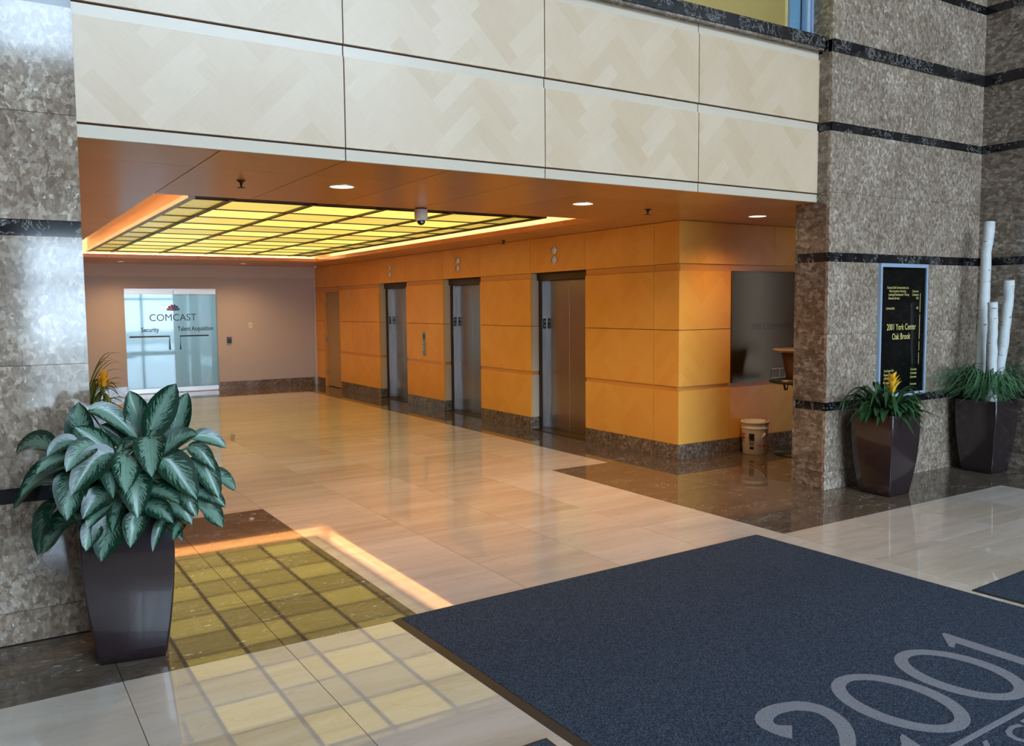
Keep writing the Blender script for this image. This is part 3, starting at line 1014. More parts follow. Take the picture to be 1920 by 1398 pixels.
for k, c in enumerate(cols):
    M['petal%d' % k] = plain('logo_colour', (*c, 1), 0.4)
    ang = rad(162 - k * 28.8)
    vs = [(0, 0, 0)]
    for q in range(13):
        tq = rad(-90 + 15 * q)
        rr, ww_ = 0.092, 0.025
        lx_, ly_ = 0.015 + rr + ww_ * math.cos(tq), ww_ * math.sin(tq)
        vs.append((lx_ * math.cos(ang) - ly_ * math.sin(ang), 0, lx_ * math.sin(ang) + ly_ * math.cos(ang)))
    mesh('logo_petal', vs, [tuple(range(len(vs)))], 'petal%d' % k, gd, (0.03, -0.0075, 1.655))

t = empty('card_reader', 'small black card reader with red light beside the glass doors', 'card reader', (4.505, YB, 1.035))
box('body', -0.045, 0.045, -0.03, 0, -0.065, 0.065, 'black', t)
box('indicator', -0.03, 0.03, -0.033, -0.03, 0.045, 0.055, 'red', t)
t = empty('light_switch', 'white wall switch plate on the taupe wall', 'switch', (4.955, YB, 1.335))
box('plate', -0.038, 0.038, -0.008, 0, -0.06, 0.06, 'white', t)
box('rocker', -0.014, 0.014, -0.014, -0.008, -0.03, 0.03, 'taupe_light', t)

# ------------------------------------------------------------------ panelled side recess with the fire command panel
YQ = 6.735
fw = tag(box('wall_recess', WX + 0.03, 9.2, YQ + 0.03, YQ + 0.24, 0, ZS, 'groove'), 'warm-lit maple recess wall facing the atrium beside the stone pier', 'wall', kind='structure')
FPX = 7.17
for a, b in ((WX, FPX), (FPX, 8.7), (8.7, 9.2)):
    for z0, z1, d, mt in ((0.0, 0.165, 0.0, 'stone_base'), (0.167, 0.745, 0.0, 'warmlit'), (0.745, 0.797, 0.016, 'warmlit_plain'), (0.797, 1.406, 0.0, 'warmlit'), (1.413, 2.048, 0.0, 'warmlit'), (2.048, 2.122, 0.014, 'warmlit_plain')):
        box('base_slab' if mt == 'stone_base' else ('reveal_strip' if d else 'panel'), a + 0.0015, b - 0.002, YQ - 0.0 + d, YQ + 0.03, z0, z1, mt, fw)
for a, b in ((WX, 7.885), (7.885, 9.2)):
    box('panel', a + 0.0015, b - 0.002, YQ, YQ + 0.03, 2.126, ZS - 0.004, 'warmlit', fw)
tag(box('wall_end', 9.2, 9.3, YP + 0.3, YQ + 0.2, 0, ZS, 'warmlit_plain'), 'short end wall closing the recess behind the pier', 'wall', kind='structure')
t = empty('fire_panel', 'dark metal fire command panel cabinet in the recess wall', 'control panel', ((FPX + 8.7) / 2, YQ, 1.42))
hw = (8.7 - FPX) / 2
box('door', -hw + 0.004, hw - 0.004, -0.014, -0.001, -0.622, 0.625, 'panel_metal', t)
box('top_edge', -hw + 0.004, hw - 0.004, -0.018, -0.001, 0.625, 0.634, 'black', t)
pk = box('latch_plate', -0.10, 0.14, -0.018, -0.014, -0.60, -0.49, 'panel_metal', t)
for x0_, x1_, z0_, z1_ in ((-0.12, 0.12, 0.050, 0.055), (-0.12, 0.12, -0.055, -0.050), (0.115, 0.12, -0.055, 0.055), (0.02, 0.025, -0.055, 0.055)):
    box('latch_rim', x0_, x1_, -0.005, -0.002, z0_, z1_, 'steel_bright', pk)
lettering('lettering', 'FIRE COMMAND PANEL', 0.10, (-0.43, -0.0155, -0.03), ux, uz, 'black', t, width=0.98)

# ------------------------------------------------------------------ directory board on the pier
t = empty('directory_board', 'tall black directory board with yellow lettering in pale blue frame', 'sign', (7.495, YP, 0.79))
bwid, bhei = 0.375, 1.26
box('panel', -bwid + 0.03, bwid - 0.03, -0.022, 0, 0.03, bhei - 0.03, 'board_black', t)
box('frame', -bwid, -bwid + 0.026, -0.032, 0, 0, bhei, 'alu', t)
box('frame', bwid - 0.026, bwid, -0.032, 0, 0, bhei, 'alu', t)
box('frame', -bwid + 0.026, bwid - 0.026, -0.032, 0, bhei - 0.034, bhei, 'alu', t)
box('frame', -bwid + 0.026, bwid - 0.026, -0.032, 0, 0, 0.034, 'alu', t)
for z0, z1 in ((0.30, 0.41), (0.43, 0.52), (0.54, 0.78), (0.80, 0.98)):
    box('track', 0.262, 0.266, -0.0245, -0.022, z0, z1, 'yellow_text', t)


def sign(body, x, z, w, size, al='L', bold=0.0):
    lettering('lettering', body, size, (x, -0.0235, z), ux, uz, 'yellow_text', t, align=al, width=w, bold=bold)


sign('2001 York Center', -0.025, 0.635, 0.46, 0.085, 'C')
sign('Oak Brook', -0.025, 0.545, 0.29, 0.085, 'C')
for body, x, z, w in (('Comcast Cable Communications, Inc.', -0.265, 1.025, 0.34), ('Talent Acquisition / Recruiting', -0.235, 0.992, 0.265), ('Learning & Development / Training', -0.24, 0.959, 0.32), ('Business Services', -0.24, 0.925, 0.17), ('Lakeview Bank', -0.272, 0.830, 0.13),
                      ('York Center Deli', -0.285, 0.240, 0.15), ('Fitness Center', -0.285, 0.203, 0.135), ('ATM Machine', -0.285, 0.166, 0.125), ('Professionally Managed by', -0.288, 0.128, 0.245), ('Colliers International', -0.265, 0.098, 0.20)):
    sign(body, x, z, w, 0.033)
for z, w, b_ in ((0.992, 0.10, 'Concourse'), (0.959, 0.10, 'Concourse'), (0.925, 0.035, '100'), (0.830, 0.03, '150'), (0.240, 0.10, 'Concourse'), (0.203, 0.10, 'Concourse'), (0.166, 0.10, 'Concourse'), (0.098, 0.10, 'Concourse')):
    sign(b_, 0.235, z, w, 0.033, 'R')

# ------------------------------------------------------------------ rugs


def rug(name, label, org, rot, w, l, back=0.006, border=(0.05, 0.012, 0.012)):
    """org = far left corner, w along the far edge, l towards the viewer"""
    t = empty(name, label, 'rug', (org[0], org[1], 0), 'navy entrance mats', rotz=rot)
    bl, br, bf = border
    box('pile', bl, w - br, -l + bf, -bf, 0.0015, 0.009, 'carpet', t)
    vs, fs = [], []
    for (x0_, x1_, y0_, y1_) in ((0, bl, -l, 0), (w - br, w, -l, 0), (bl, w - br, -bf, 0), (bl, w - br, -l, -l + bf)):
        b = len(vs)
        hL = 0.001 if x0_ == 0 else 0.006
        vs += [(x0_, y0_, 0.0005), (x1_, y0_, 0.0005), (x1_, y1_, 0.0005), (x0_, y1_, 0.0005), (x0_, y0_, hL), (x1_, y0_, 0.0075), (x1_, y1_, 0.0075), (x0_, y1_, hL)]
        fs += [(b, b + 3, b + 2, b + 1), (b + 4, b + 5, b + 6, b + 7), (b, b + 1, b + 5, b + 4), (b + 1, b + 2, b + 6, b + 5), (b + 2, b + 3, b + 7, b + 6), (b + 3, b, b + 4, b + 7)]
    mesh('border', vs, fs, 'rubber', t)
    return t


RR = math.atan2(4.184 - 4.111, 4.735 - 1.823)
rg_ = rug('floor_mat', 'large navy entrance rug with grey 2001 lettering', (1.82, 4.108), RR, 2.925, 4.6)
rug('floor_mat', 'navy rug corner at the bottom edge left of the large rug', (-0.9, 2.62), 0.0, 2.70, 3.0, border=(0.012, 0.012, 0.012))
rug('floor_mat', 'navy entrance rug toward the birch pole planter', (4.845, 2.655), rad(2.2), 3.6, 3.0, border=(0.012, 0.012, 0.012))


def flat(name, polys, parent, z0=0.0088, z1=0.0104, mat='grey_text'):
    """thin raised shape from a list of quads in the rug frame"""
    vs, fs = [], []
    for q in polys:
        b = len(vs)
        n = len(q)
        vs += [(x, y, z0) for x, y in q] + [(x, y, z1) for x, y in q]
        fs.append(tuple(b + n + k for k in range(n)))
        for k in range(n):
            fs.append((b + k, b + (k + 1) % n, b + n + (k + 1) % n, b + n + k))
    return mesh(name, vs, fs, mat, parent)


def zero(cx, cy, rx, ry, tx, ty):
    out = []
    N = 48
    P = lambda k, ax, ay: (cx + ax * math.cos(2 * PI * k / N), cy + ay * math.sin(2 * PI * k / N))
    for k in range(N):
        out.append([P(k, rx - tx, ry - ty), P(k, rx, ry), P(k + 1, rx, ry), P(k + 1, rx - tx, ry - ty)])
    return out


def stroke(pts, ws):
    out = []
    L, Rr = [], []
    for i, p in enumerate(pts):
        a, b = Vector(pts[max(i - 1, 0)]), Vector(pts[min(i + 1, len(pts) - 1)])
        d = (b - a).normalized()
        nrm = Vector((-d.y, d.x))
        L.append(Vector(p) + nrm * ws[i] / 2)
        Rr.append(Vector(p) - nrm * ws[i] / 2)
    for i in range(len(pts) - 1):
        out.append([tuple(Rr[i]), tuple(Rr[i + 1]), tuple(L[i + 1]), tuple(L[i])])
    return out


def bez(p, n=10):
    out = []
    for k in range(n + 1):
        t_ = k / n
        out.append(tuple(sum(c * q[i] for c, q in zip(((1 - t_) ** 3, 3 * t_ * (1 - t_) ** 2, 3 * t_ * t_ * (1 - t_), t_ ** 3), p)) for i in (0, 1)))
    return out


# lettering in the rug's own frame (x along the far edge, y away from the viewer)
BY, HT = -2.372, 0.565
pts = bez([(0.757, -2.005), (0.655, -1.90), (0.78, -1.825), (0.88, -1.848)], 10) + bez([(0.88, -1.848), (1.06, -1.88), (1.03, -2.05), (0.90, -2.15)], 10)[1:] + bez([(0.90, -2.15), (0.83, -2.20), (0.75, -2.26), (0.71, -2.33)], 6)[1:]
ws = [(0.11 - 0.019 * k) if k < 3 else 0.072 if k < 12 else 0.084 - 0.0028 * (k - 12) for k in range(len(pts))]
flat('lettering', stroke(pts, ws), rg_)
flat('lettering', [[(0.672, BY), (1.06, BY), (1.095, BY + 0.115), (1.062, BY + 0.105), (1.015, BY + 0.068), (0.745, BY + 0.062), (0.672, BY + 0.03)]], rg_, 0.0088, 0.0106)
flat('lettering', zero(1.335, BY + HT / 2, 0.222, HT / 2, 0.074, 0.056), rg_)
flat('lettering', zero(1.812, BY + HT / 2, 0.222, HT / 2, 0.074, 0.056), rg_)
flat('lettering', [[(2.08, BY), (2.29, BY), (2.29, BY + 0.022), (2.218, BY + 0.04), (2.218, BY + HT + 0.012), (2.195, BY + HT + 0.012), (2.07, BY + HT - 0.095), (2.075, BY + HT - 0.118), (2.138, BY + HT - 0.09), (2.138, BY + 0.04), (2.08, BY + 0.022)]], rg_)
flat('underline', [[(0.68, BY - 0.063), (2.28, BY - 0.063), (2.28, BY - 0.038), (0.68, BY - 0.038)]], rg_)
vs, fs = glyphs('YORK CENTER', 0.175, 1.0, 0.002)
xa, xb = min(v[0] for v in vs), max(v[0] for v in vs)
kx = 1.52 / (xb - xa)
for v2, f2 in words(vs, fs, 0.05):
    mesh('lettering', [(0.715 + (x - xa) * kx, BY - 0.215 + y, 0.0104) for x, y in v2], f2, 'grey_text', rg_)

# ------------------------------------------------------------------ planters


def planter(t, hb=0.148, ht=0.205, H=0.72, rotz=0.0):
    """square bulging pot standing on z = 0 in the frame of t"""
    prof = []
    N = 12
    for k in range(N + 1):
        s = k / N
        hw_ = hb + (ht - hb) * math.sin(min(1.0, s / 0.86) * PI / 2) ** 0.92 - (0.003 * (s - 0.86) / 0.14 if s > 0.86 else 0)
        prof.append((hw_, H * s))
    prof += [(ht - 0.022, H), (ht - 0.026, H - 0.05)]
    vs, fs = [], []
    R_, m = 0.012, 3
    ring = None
    for hw_, z in prof:
        ring = []
        for sx, sy, a0 in ((1, 1, 0), (-1, 1, 90), (-1, -1, 180), (1, -1, 270)):
            for q in range(m + 1):
                a = rad(a0 + 90 * q / m)
                ring.append(((hw_ - R_) * sx + R_ * math.cos(a), (hw_ - R_) * sy + R_ * math.sin(a), z))
        vs += ring
    n = len(ring)
    for i in range(len(prof) - 1):
        for k in range(n):
            fs.append((i * n + k, i * n + (k + 1) % n, (i + 1) * n + (k + 1) % n, (i + 1) * n + k))
    fs.append(tuple(reversed(range(n))))
    o = mesh('pot', vs, fs, 'pot', t, smooth=False)
    for p in o.data.polygons:
        p.use_smooth = True
    # flat tops stay crisp
    for e in o.data.edges:
        a, b = e.vertices
        if abs(vs[a][2] - vs[b][2]) < 1e-6 and vs[a][2] >= H - 1e-4:
            e.use_edge_sharp = True
    box('soil', -ht + 0.03, ht - 0.03, -ht + 0.03, ht - 0.03, H - 0.08, H - 0.035, 'soil', t)
    return o


def leaf_data(path, wid, up, fold=0.25, nu=4, shape='ovate', stem=None, stem_r=0.004):
    """blade along path (list of Vectors), full width wid, 'up' = side the upper surface faces"""
    vs, fs, uv = [], [], []
    nv = len(path)
    for i, p in enumerate(path):
        s = i / (nv - 1)
        d = (path[min(i + 1, nv - 1)] - path[max(i - 1, 0)]).normalized()
        side = d.cross(up)
        side = side.normalized() if side.length > 1e-4 else Vector((1, 0, 0))
        nrm = side.cross(d).normalized()
        if shape == 'ovate':
            w = wid / 2 * (math.sin(PI * min(1, s * 0.96 + 0.03) ** 0.80)) ** 0.72
            if i == nv - 1:
                w = 0.0005
        else:
            w = wid / 2 * min(1, 0.55 + s * 2) * (1 - s ** 3) + 0.0003
        for k in range(nu + 1):
            u = k / nu * 2 - 1
            vs.append(p + side * (u * w) + nrm * (fold * abs(u) ** 1.5 * w - 0.10 * w * math.cos(u * PI)))
            uv.append((k / nu, s))
    for i in range(nv - 1):
        for k in range(nu):
            a = i * (nu + 1) + k
            fs.append((a, a + 1, a + nu + 2, a + nu + 1))
    if stem:
        b = len(vs)
        v2, f2 = tube_data(stem, stem_r, 5, False)
        vs += v2
        fs += [tuple(b + q for q in f) for f in f2]
        uv += [(0.5, 0.1)] * len(v2)
    return vs, fs, uv


def arch(base, tip, sag, n=9):
    """curve from base to tip, lifted by sag in the middle"""
    b, t_ = Vector(base), Vector(tip)
    return [b.lerp(t_, k / n) + Vector((0, 0, sag * 4 * (k / n) * (1 - k / n))) for k in range(n + 1)]


LEAVES = """0.683,4.499,1.064,0.63,4.506,1.278,0.101
0.709,4.425,1.091,0.823,4.41,1.308,0.114
0.823,4.46,1.049,0.888,4.452,1.257,0.089
0.408,4.486,1.027,0.402,4.487,1.238,0.107
0.505,4.352,1.033,0.376,4.369,1.139,0.07
0.469,4.498,1.183,0.652,4.473,1.032,0.086
0.596,4.541,1.028,0.5,4.554,1.117,0.08
0.864,4.17,1.065,0.996,4.173,1.012,0.065
0.71,4.126,1.021,0.852,4.096,1.095,0.088
0.652,4.133,1.08,0.636,4.015,0.942,0.11
0.833,4.15,1.018,0.925,4.102,0.924,0.071
0.748,4.501,1.019,0.812,4.492,1.133,0.089
0.261,4.263,1.059,0.135,4.462,1.031,0.086
0.35,4.208,1.089,0.245,4.185,1.045,0.066
0.417,4.17,1.066,0.311,4.113,0.985,0.084
0.326,4.208,1.03,0.201,4.223,0.967,0.072
0.313,4.208,0.975,0.14,4.343,0.849,0.103
0.284,4.225,0.902,0.115,4.465,0.775,0.08
0.344,4.187,0.932,0.303,4.14,0.768,0.114
0.484,4.141,1.017,0.326,4.101,0.882,0.114
0.477,4.139,0.993,0.478,4.036,0.862,0.075
0.555,4.126,1.008,0.527,4.024,0.88,0.103
0.574,4.118,0.923,0.572,4.037,0.76,0.116
0.699,4.12,0.978,0.828,4.061,0.806,0.119
0.849,4.147,0.958,0.944,4.121,0.783,0.097
0.927,4.173,0.872,1.042,4.203,0.792,0.079
0.856,4.15,0.799,0.98,4.159,0.727,0.071
0.853,4.157,0.745,0.971,4.191,0.624,0.091
0.634,4.117,0.846,0.748,4.04,0.798,0.093
0.627,4.124,0.782,0.721,4.055,0.71,0.08
0.716,4.126,0.782,0.807,4.082,0.685,0.088
0.779,4.13,0.819,0.832,4.082,0.714,0.063
0.477,4.138,0.85,0.364,4.099,0.771,0.09
0.459,4.151,0.787,0.379,4.106,0.721,0.066
0.502,4.152,0.724,0.433,4.161,0.556,0.116
0.42,4.181,0.711,0.374,4.158,0.613,0.073
0.28,4.239,0.794,0.2,4.453,0.551,0.099
0.362,4.201,0.734,0.214,4.394,0.566,0.11
0.586,4.135,0.734,0.546,4.091,0.617,0.08
0.703,4.141,0.697,0.641,4.1,0.58,0.044
0.778,4.155,0.673,0.727,4.087,0.621,0.05
0.515,4.221,0.823,0.504,4.156,0.71,0.074
0.605,4.213,0.761,0.615,4.144,0.69,0.069
0.389,4.255,0.985,0.321,4.199,0.933,0.055
0.617,4.215,1.05,0.54,4.135,1.024,0.056
0.611,4.216,1.057,0.513,4.141,1.036,0.05
0.633,4.204,0.908,0.701,4.12,0.882,0.082
0.867,4.216,0.886,0.923,4.166,0.807,0.072
0.353,4.274,0.771,0.366,4.201,0.714,0.061
0.522,4.221,0.988,0.428,4.156,0.971,0.08
0.711,4.202,0.919,0.768,4.126,0.886,0.082
0.359,4.263,0.924,0.277,4.227,0.865,0.085"""
LEAVES = [tuple(float(v) for v in r.split(',')) for r in LEAVES.split()]
PB = Vector((0.595, 4.465, 0))
pl = empty('potted_plant', 'broad silver and green leaved plant in a dark square pot by the pier', 'potted plant', PB, rotz=0.0)
pot_e = link('pot_turn', None, pl)
bpy.data.objects.remove(pot_e)
po = planter(pl)
for ch in pl.children:
    ch.rotation_euler = (0, 0, rad(-10.5))
cv_ = Vector((-PB.x, -PB.y, 0)).normalized()
rl = random.Random(11)
for (bx, by, bz, tx, ty, tz, w) in LEAVES:
    B, T = Vector((bx, by, bz)) - PB, Vector((tx, ty, tz)) - PB
    B, T = B - (T - B) * 0.14, T + (T - B) * 0.04
    rise = (T - B).z
    ln = (T - B).length
    out = Vector((B.x, B.y, 0))
    up = Vector((cv_.x * 0.75, cv_.y * 0.75, 0.66)) + Vector((rl.uniform(-.25, .25), rl.uniform(-.1, .1), rl.uniform(-.1, .25)))
    if rise > 0.1:
        up = Vector((cv_.x, cv_.y, 0.15)) + Vector((rl.uniform(-.3, .3), 0, 0))
    path = arch(B, T, 0.05 * ln if rise > 0.1 else 0.16 * ln)
    root = Vector((rl.uniform(-.09, .09), rl.uniform(-.09, .09), 0.67))
    mid = root.lerp(B, 0.55) + Vector((0, 0, 0.10))
    st = [root, mid, B, path[1]]
    vs, fs, uv = leaf_data(path, w * 1.30, up.normalized(), 0.22, 6, 'ovate', st, 0.005)
    mesh('leaf', vs, fs, 'agla', pl, smooth=True, uvs=uv)


for k in range(22):      # inner, shaded leaves that close the crown
    a = rl.uniform(0, 2 * PI)
    c, s_ = math.cos(a), math.sin(a)
    r1 = rl.uniform(0.16, 0.34)
    z1 = rl.uniform(0.62, 0.98)
    B = Vector((0.08 * c, 0.08 * s_ - 0.06, z1 + 0.06))
    T = Vector((r1 * c, min(r1 * s_ - 0.06, 0.30), z1 - rl.uniform(0.0, 0.12)))
    vs, fs, uv = leaf_data(arch(B, T, 0.03), rl.uniform(0.09, 0.13), Vector((c * 0.5, s_ * 0.5, 0.8)).normalized(), 0.2, 6, 'ovate', [Vector((0, 0, 0.66)), B], 0.005)
    mesh('leaf', vs, fs, 'agla', pl, smooth=True, uvs=uv)


def bromeliad(t, rng, n=34, tall=0.30, flower=True, fx=0.0, fy=0.0, H=0.69, spread=1.0, mat='brom_leaf', ymax=9.0, xmin=-9.0):
    for k in range(n):
        a = rng.uniform(0, 2 * PI)
        lv = rng.uniform(0.20, 0.36) * spread
        hgt = rng.uniform(0.0, 0.17) * tall / 0.3
        c, s = math.cos(a), math.sin(a)
        r0 = rng.uniform(0.0, 0.10)
        b = Vector((r0 * c, r0 * s, H - 0.03))
        tip = Vector(((r0 + lv) * c, (r0 + lv) * s, H + hgt - 0.16 * rng.random()))
        path = []
        N = 9
        for q in range(N + 1):
            f = q / N
            p = b.lerp(tip, f)
            p.z += (hgt + 0.09) * math.sin(PI * f) * 0.8
            p.y, p.x = min(p.y, ymax - 0.01 * rng.random()), max(p.x, xmin)
            path.append(p)
        vs, fs, uv = leaf_data(path, rng.uniform(0.030, 0.052), Vector((-c * 0.2, -s * 0.2, 1)).normalized(), 0.35, 2, 'strap')
        mesh('leaf', vs, fs, mat, t, smooth=True, uvs=uv)
    if flower:
        f0 = Vector((fx, fy, H))
        fl = tube('flower_stalk', [f0, f0 + Vector((0, 0, 0.14)), f0 + Vector((0, 0, 0.27))], [0.014, 0.013, 0.012], 'stalk', t)
        for k in range(16):
            a = k * 2.399
            lvl = k / 15
            z = 0.19 + 0.13 * lvl
            ln = 0.125 - 0.04 * lvl
            op = 0.080 - 0.050 * lvl
            c, s = math.cos(a), math.sin(a)
            path = [f0 + Vector((c * (0.006 + op * g_ ** 1.4), s * (0.006 + op * g_ ** 1.4), z + ln * g_ ** 0.9)) for g_ in [q / 5 for q in range(6)]]
            vs, fs, uv = leaf_data(path, 0.038, Vector((-c, -s, 0.3)).normalized(), 0.4, 2, 'ovate')
            mesh('bract', vs, fs, 'petal', fl, smooth=True, uvs=uv)


def broad_leaves(t, rng, n, R0, R1, z0, z1, wid, mat='brom_leaf', az=(0, 2 * PI)):
    for k in range(n):
        a = rng.uniform(*az)
        c, s = math.cos(a), math.sin(a)
        b = Vector((R0 * c, R0 * s, z0 + rng.uniform(-.02, .03)))
        tip = Vector((R1 * c * rng.uniform(.8, 1.1), R1 * s * rng.uniform(.8, 1.1), z1 + rng.uniform(-.08, .08)))
        vs, fs, uv = leaf_data(arch(b, tip, 0.05, 6), wid * rng.uniform(.8, 1.2), Vector((c * .3, s * .3, 1)).normalized(), 0.2, 4, 'ovate', [Vector((0, 0, 0.66)), b], 0.004)
        mesh('leaf', vs, fs, mat, t, smooth=True, uvs=uv)


rb = random.Random(5)
pr = empty('potted_plant', 'yellow flowered bromeliad in a dark square pot below the directory board', 'potted plant', (6.775, 4.525, 0))
planter(pr)
bromeliad(pr, rb, 62, 0.30, True, -0.09, -0.12, spread=1.12, ymax=0.255)
broad_leaves(pr, rb, 40, 0.12, 0.31, 0.75, 0.72, 0.085, az=(rad(150), rad(390)))
tf = Vector((0.10, 0.02, 0.82))
for k in range(22):      # second small rosette
    a = k * 2.399
    c, s = math.cos(a), math.sin(a)
    lv = 0.07 + 0.07 * (k % 5) / 4
    path = [tf + Vector((c * lv * f, s * lv * f, 0.12 * math.sin(f * 2.0) - 0.05 * f)) for f in [q / 6 for q in range(7)]]
    vs, fs, uv = leaf_data(path, 0.026, Vector((0, 0, 1)), 0.3, 2, 'strap')
    mesh('leaf', vs, fs, 'brom_leaf', pr, smooth=True, uvs=uv)
tube('stem', [(0.10, 0.02, 0.66), (0.10, 0.02, 0.83)], 0.012, 'stalk', pr)
for k in range(14):
    a, r_ = rb.uniform(0, 2 * PI), rb.uniform(0.1, 0.165)
    lathe('pebble', [(0.004, 0.0), (0.018, 0.006), (0.020, 0.014), (0.006, 0.022)], 'pebble', pr, (max(-.16, min(.16, r_ * 1.3 * math.cos(a))), max(-.16, min(.16, r_ * 1.3 * math.sin(a))), 0.685), 7)

# far bromeliad behind the pier
rf = random.Random(9)
pf = empty('potted_plant', 'orange flowered bromeliad in a pot half hidden behind the pier', 'potted plant', (0.93, 9.45, 0))
planter(pf)
bromeliad(pf, rf, 40, 0.34, True, 0.14, -0.10, spread=1.15, mat='palm_leaf', xmin=-0.36)
for k in range(16):
    a = rf.uniform(-0.9, 0.9)
    c, s = math.cos(a), math.sin(a)
    hh = rf.uniform(0.15, 0.5)
    path = []
    for q in range(10):
        f = q / 9
        path.append(Vector((-0.05 + c * 0.40 * f, s * 0.30 * f, 0.70 + hh * math.sin(PI * 0.62 * f) * 1.2)))
    vs, fs, uv = leaf_data(path, 0.022, Vector((0, 0, 1)), 0.3, 2, 'strap')
    mesh('frond', vs, fs, 'palm_leaf', pf, smooth=True, uvs=uv)

# birch pole planter
rp = random.Random(21)
p2 = empty('potted_plant', 'three white birch poles and tall grass in a dark square pot', 'potted plant', (8.485, 4.565, 0))
planter(p2)


def pole(pts, r):
    pts = [Vector(p) - Vector((8.485, 4.565, 0)) for p in pts]
    fine = []
    N = 14
    for k in range(N + 1):
        f = k / N * (len(pts) - 1)
        i = min(int(f), len(pts) - 2)
        q = pts[i].lerp(pts[i + 1], f - i)
        fine.append(q + Vector((rp.uniform(-.004, .004), rp.uniform(-.004, .004), 0)))
    tube('birch_pole', fine, [r * rp.uniform(0.95, 1.06) for _ in fine], 'birch', p2, 14)


pole([(8.38, 4.60, 0.68), (8.415, 4.605, 1.0), (8.43, 4.61, 1.35), (8.475, 4.615, 1.8), (8.485, 4.62, 2.2), (8.54, 4.62, 2.47)], 0.047)
pole([(8.366, 4.45, 0.68), (8.35, 4.45, 1.0), (8.335, 4.45, 1.4), (8.315, 4.45, 1.678)], 0.043)
pole([(8.59, 4.52, 0.68), (8.60, 4.51, 1.0), (8.61, 4.48, 1.4), (8.625, 4.46, 1.70), (8.61, 4.45, 1.892)], 0.046)
vs_, fs_, uv_ = [], [], []
for k in range(560):
    a = rp.uniform(0, 2 * PI)
    c, s = math.cos(a), math.sin(a)
    r0 = rp.uniform(0.02, 0.15)
    lv = rp.uniform(0.20, 0.70) if c < 0.3 else rp.uniform(0.15, 0.45)
    hh = rp.uniform(0.10, 0.36)
    b = Vector((r0 * c, r0 * s, 0.67))
    path = []
    for q in range(7):
        f = q / 6
        x, y = (r0 + lv * f ** 1.2) * c, (r0 + lv * f ** 1.2) * s
        x, y = min(x, 0.295), min(y, 0.255)
        path.append(Vector((x, y, 0.67 + hh * math.sin(PI * 0.80 * f) * 1.1)))
    v3, f3, u3 = leaf_data(path, rp.uniform(0.009, 0.016), Vector((-c * .3, -s * .3, 1)).normalized(), 0.3, 1, 'strap')
    o_ = len(vs_)
    vs_ += v3
    fs_ += [tuple(o_ + q for q in f) for f in f3]
    uv_ += u3
gr = mesh('grass', vs_, fs_, 'grass_leaf', p2, smooth=True, uvs=uv_)
gr['kind'] = 'stuff'
for k in range(26):
    x, y = rp.uniform(-.165, .165), rp.uniform(-.165, .165)
    lathe('pebble', [(0.004, 0.0), (0.020, 0.007), (0.022, 0.016), (0.006, 0.026)], 'pebble', p2, (x, y, 0.687), 7)

# ------------------------------------------------------------------ bucket, stand in the recess
t = empty('bucket', 'white plastic bucket with red lettering standing on the brown floor', 'bucket', (7.40, 6.565, 0))
lathe('body', [(0.128, 0.001), (0.132, 0.006), (0.146, 0.285), (0.146, 0.287)], 'white', t, seg=40)
lathe('rim', [(0.146, 0.285), (0.153, 0.288), (0.153, 0.300), (0.147, 0.304), (0.148, 0.345), (0.154, 0.347), (0.154, 0.372), (0.147, 0.372), (0.143, 0.30)], 'white', t, seg=40, closed=False)
view = math.atan2(-6.565, -7.40)


def wrap(name, vs2, fs2, z, ang, mat, par=t):
    out = []
    for x, y in vs2:
        zz = z + y
        r_ = 0.132 + (zz - 0.006) / 0.279 * 0.014 + 0.0012
        a = view + ang + x / r_
        out.append((r_ * math.cos(a), r_ * math.sin(a), zz))
    return mesh(name, out, fs2, mat, par)


def patch(w, h):
    n = 8
    vs2 = [(-w / 2 + w * i / n, h * j) for j in (0, 1) for i in range(n + 1)]
    return vs2, [(i, i + 1, n + 2 + i, n + 1 + i) for i in range(n)]


vs, fs = glyphs('E', 0.15, 0.8, 0.006)
wrap('lettering', vs, fs, 0.135, rad(-72), 'red')
tri = [(-0.075, 0), (-0.045, 0), (0.02, 0.105), (0.02, 0.03), (-0.03, 0.03)]
tri = [(-0.07, 0), (-0.035, 0), (-0.022, 0.025), (0.012, 0.025), (0.012, 0.0), (0.045, 0.0), (0.045, 0.115), (0.0, 0.115)]
wrap('logo_triangle', [(-0.075, 0), (-0.03, 0), (0.01, 0.115), (-0.005, 0.115)], [(0, 1, 2, 3)], 0.125, rad(40), 'red')
wrap('logo_triangle', [(-0.015, 0), (0.055, 0), (0.055, 0.115), (0.015, 0.115)], [(0, 1, 2, 3)], 0.125, rad(40), 'red')
vs, fs = glyphs('The helpful', 0.026, 1.0, 0.001)
wrap('lettering', vs, fs, 0.098, rad(12), 'red')
vs, fs = patch(0.06, 0.085)
wrap('label_patch', vs, fs, 0.155, rad(-14), 'black')
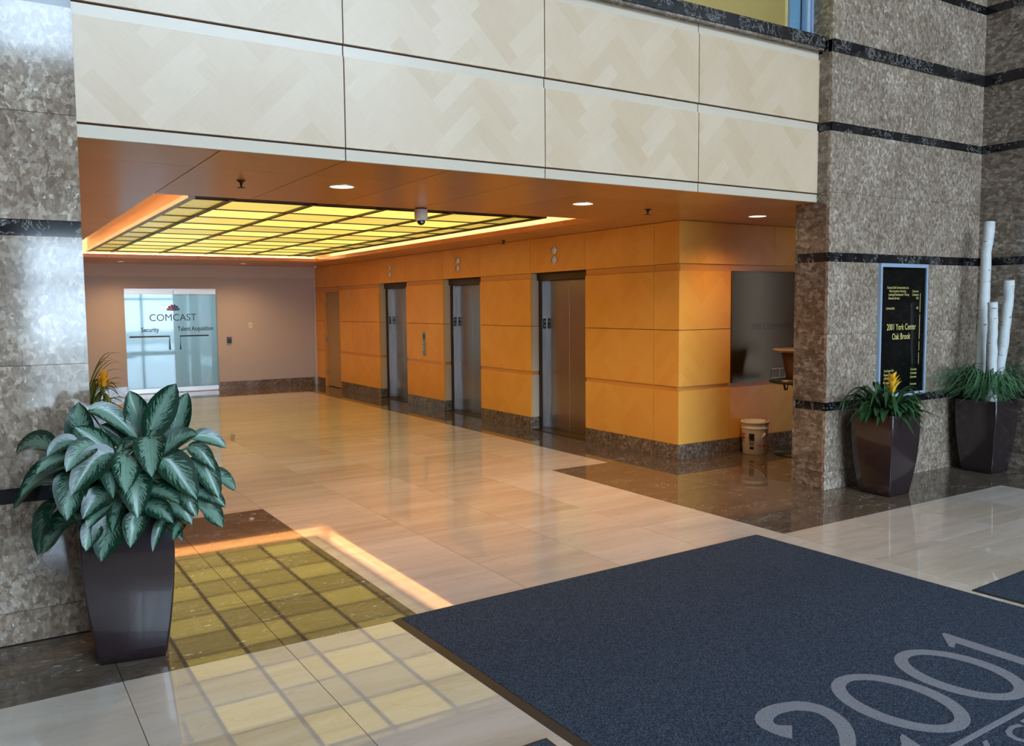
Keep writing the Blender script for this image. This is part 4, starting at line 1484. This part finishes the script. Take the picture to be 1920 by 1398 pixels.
vs, fs = patch(0.045, 0.03)
wrap('label_patch', vs, fs, 0.062, rad(-14), 'black')
for k in range(5):
    vs, fs = patch(0.055, 0.005)
    wrap('label_patch', vs, fs, 0.105 + k * 0.009, rad(-14), 'rubber')
bl = []
for k in range(13):
    a = view + rad(-45 + 90 * k / 12)
    zz = 0.245 - 0.09 * math.sin(PI * k / 12)
    bl.append((0.158 * math.cos(a), 0.158 * math.sin(a), zz))
ha = tube('handle', bl, 0.0025, 'steel_bright', t, 5)
tube('grip', bl[10:13], 0.009, 'white', ha, 8)
mesh('rag', [(0.02, -0.12, 0.365), (0.09, -0.13, 0.37), (0.12, -0.06, 0.375), (0.09, -0.12, 0.43), (0.13, -0.08, 0.41), (0.05, -0.10, 0.385)], [(0, 1, 5), (1, 4, 3), (1, 2, 4), (5, 1, 3), (0, 5, 3)], 'paper', t)

t = empty('stand_table', 'dark green pedestal table half hidden behind the stone pier', 'table', (7.72, 6.25, 0))
lathe('top', [(0.27, 0.80), (0.30, 0.812), (0.30, 0.828), (0.29, 0.835)], 'green_dark', t, seg=36)
lathe('pedestal', [(0.055, 0.02), (0.045, 0.06), (0.045, 0.76), (0.10, 0.80)], 'green_dark', t, seg=20)
lathe('foot', [(0.24, 0.0), (0.24, 0.014), (0.06, 0.04)], 'green_dark', t, seg=28)
tube('bracket', [(-0.22, 0, 0.80), (-0.20, 0, 0.74), (-0.17, 0, 0.74), (-0.15, 0, 0.80)], 0.012, 'green_dark', t)
t = empty('dish_stand', 'tapered brown stand carrying a flat pale dish on the green table', 'dish', (7.72, 6.25, 0.835))
lathe('stand', [(0.11, 0.0), (0.12, 0.01), (0.17, 0.30)], 'brown_lam', t, seg=28)
lathe('dish', [(0.14, 0.30), (0.26, 0.325), (0.28, 0.345), (0.27, 0.347), (0.15, 0.318)], 'dish', t, seg=36, closed=True)
t = tag(box('paper_napkin', 7.44, 7.53, 6.16, 6.23, 0.8352, 0.846, 'paper'), 'small pink folded napkin on the green table edge', 'napkin')
